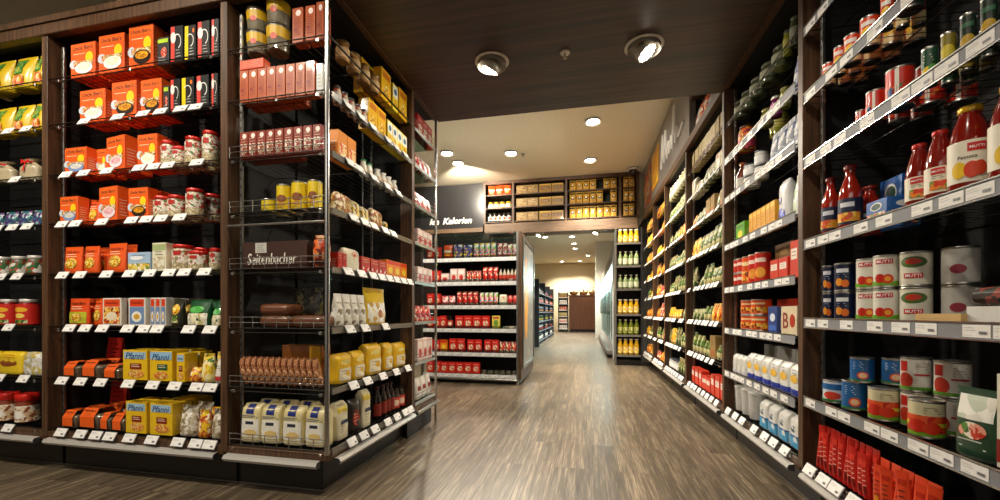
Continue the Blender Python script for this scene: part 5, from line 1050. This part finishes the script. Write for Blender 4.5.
ww = cx0-wx-.06; MB().box(0, ww, .4, .42, 0, 1.9, M('#8a7f70', .6)).build('back_panel', ws)
for x in (0, ww): MB().box(x-.02, x+.02, 0, .4, 0, 1.9, M('#3a3432', .5)).build('side_panel', ws)
for l in range(6):
    z = .12+l*.3; MB().box(.02, ww-.02, 0, .4, z, z+.03, WHITE).build('shelf', ws)
    for i in range(4):
        kd = ['whiteb', 'pink', 'cboxs', 'rb', 'whiteb', 'gv3'][l]
        parts, w_, hh, d_ = proto(kd, .09, .17, .06, 0); o = obj(K[kd]['name'], parts[0][1], None, (.08+wx+i*(ww-.16)/3, 19.66, z+.031))
        tag(o, f"{K[kd]['desc']}, {ordn(i+1)} from left, {ordn(l+1)} shelf up, far white rack", K[kd]['cat'], f'packs on {ordn(l+1)} shelf of the far white rack')
# baskets of bottles on the cabinet
WIC = wood('#7a5230', '#c09058', (60, 60, 60), .7)
for i, px in enumerate((565, 577, 590)):
    x = X_on_Y(px, 19.75); r = empty('wicker_basket', (x, 19.85, 1.761)); tag(r, f"woven basket on the far cabinet, {['leftmost', 'middle', 'rightmost'][i]} of three", 'basket', 'wicker baskets on the far cabinet')
    r.location.x = cx0+.22+i*.45
    mb = MB(); mb.lathe([(.1, 0), (.17, .03), (.2, .12), (.21, .16), (.2, .17), (.18, .14), (.12, .03), (0, .03)], WIC, 20, caps=False); mb.build('bowl', r)
    mb = MB()
    for k in range(8): t0 = PI*k/8; t1 = PI*(k+1)/8; mb.tube((.2*math.cos(t0), 0, .15+.22*math.sin(t0)), (.2*math.cos(t1), 0, .15+.22*math.sin(t1)), .012, WIC)
    mb.build('handle', r)
    parts, w_, hh, d_ = proto('dbot', .09, .26, .09, 0); o = obj('wine_bottle', parts[0][1], None, (r.location.x, 19.85, 1.80)); tag(o, f"dark bottle standing in the {['leftmost', 'middle', 'rightmost'][i]} far basket", 'bottle', 'bottles in the far baskets')
    for nm, me in parts[1:]: obj(nm, me, o)
# second beige display low at far left behind: cream wall band handled by wall_far
# ------------------------------------------------------------------ refrigerated cabinet on the right of the passage
fx = .52; y0, y1 = 8.6, 15.0
fr = empty('refrigerated_cabinet', (fx, y0, 0)); tag(fr, 'white upright drinks fridge with glass doors beyond the juice rack', 'fridge')
FWM = M('#dcdedc', .35)
MB().box(.75, .8, 0, y1-y0, 0, 2.2, FWM).build('back_panel', fr)
MB().box(0, .8, 0, y1-y0, 2.0, 2.25, M('#b8b0a2', .5), .01).build('canopy', fr)
MB().box(0, .8, 0, y1-y0, .0, .28, FWM, .01).build('base', fr)
MB().box(-.12, .0, 0.05, y1-y0, .06, .16, M('#9a9a98', .3, .8), .02).build('bumper', fr)
for y in (0, y1-y0): MB().box(0, .78, y-.02, y+.02, 0, 2.25, FWM if y else M('#c8cac8', .3)).build('side_panel', fr)
for l in range(5):
    z = .42+l*.31; MB().box(.08, .7, .05, y1-y0-.05, z-.02, z, M('#c8d0d0', .3)).build('shelf', fr)
ndoor = 8
for i in range(ndoor):
    ya = .03+i*(y1-y0-.06)/ndoor; yb = ya+(y1-y0-.06)/ndoor-.01
    mb = MB()
    mb.box(-.01, .015, ya, ya+.03, .28, 2.0, FWM); mb.box(-.01, .015, yb-.03, yb, .28, 2.0, FWM); mb.box(-.01, .015, ya+.03, yb-.03, 1.96, 2.0, FWM); mb.box(-.01, .015, ya+.03, yb-.03, .28, .32, FWM); d_ = mb.build('door', fr)
    MB().box(0, .006, ya+.03, yb-.03, .32, 1.96, GL('#e4f0ee', .08)).build('glass_pane', d_)
    MB().tube((-.04, yb-.06, .9), (-.04, yb-.06, 1.4), .01, CHROME).build('handle', d_)
fl = bpy.data.lights.new('fridge', 'AREA'); fl.energy = 420; fl.shape = 'RECTANGLE'; fl.size = .3; fl.size_y = 6; fl.color = (.85, .95, 1)
fo = bpy.data.objects.new('fridge_light', fl); C.objects.link(fo); fo.location = (fx+.25, (y0+y1)/2, 1.97)
FK = ['juicep', 'wcap', 'gcap', 'juiceg', 'wcap']
for l in range(5):
    z = .42+l*.31
    for i in range(12):
        kd = FK[(l+i//4) % 5]; parts, w_, hh, dd = proto(kd, .12, .24, .1, 0); o = obj(K[kd]['name'], parts[0][1], None, (fx+.2, y0+.35+i*.5, z+.001)); o.rotation_euler = (0, 0, -PI/2)
        for nm, me in parts[1:]: obj(nm, me, o)
        tag(o, f"{K[kd]['desc']}, {ordn(i+1)} along, fridge {'bottom' if l == 0 else ordn(l+1)} shelf", K[kd]['cat'], f'bottles on {ordn(l+1)} fridge shelf')
# white pier past the fridge
struct('wall_pier', MB().box(.3, 1.5, 15.05, 15.25, 0, ZC, M('#dcd8cc', .6)))

# ------------------------------------------------------------------ camera, world, colour
cam = bpy.data.cameras.new('camera'); co = bpy.data.objects.new('camera', cam); C.objects.link(co)
cam.sensor_width = 36; cam.lens = 36*F/1000; cam.shift_x = 0; cam.shift_y = (HY-250)/1000; cam.clip_start = .05
co.location = (0, 0, CH); co.rotation_euler = (PI/2, 0, YAW)
sc = bpy.context.scene; sc.camera = co
w = bpy.data.worlds.new('world'); sc.world = w; w.use_nodes = True; w.node_tree.nodes['Background'].inputs[0].default_value = (1, .9, .78, 1); w.node_tree.nodes['Background'].inputs[1].default_value = .12
vs_ = sc.view_settings; sc.display_settings.display_device = 'sRGB'; vs_.view_transform = 'Standard'; vs_.look = 'None'; vs_.gamma = 1; vs_.exposure = .95; vs_.use_curve_mapping = False
sc.cycles.use_denoising = True; sc.cycles.max_bounces = 6; sc.cycles.transparent_max_bounces = 12; sc.cycles.sample_clamp_indirect = 4
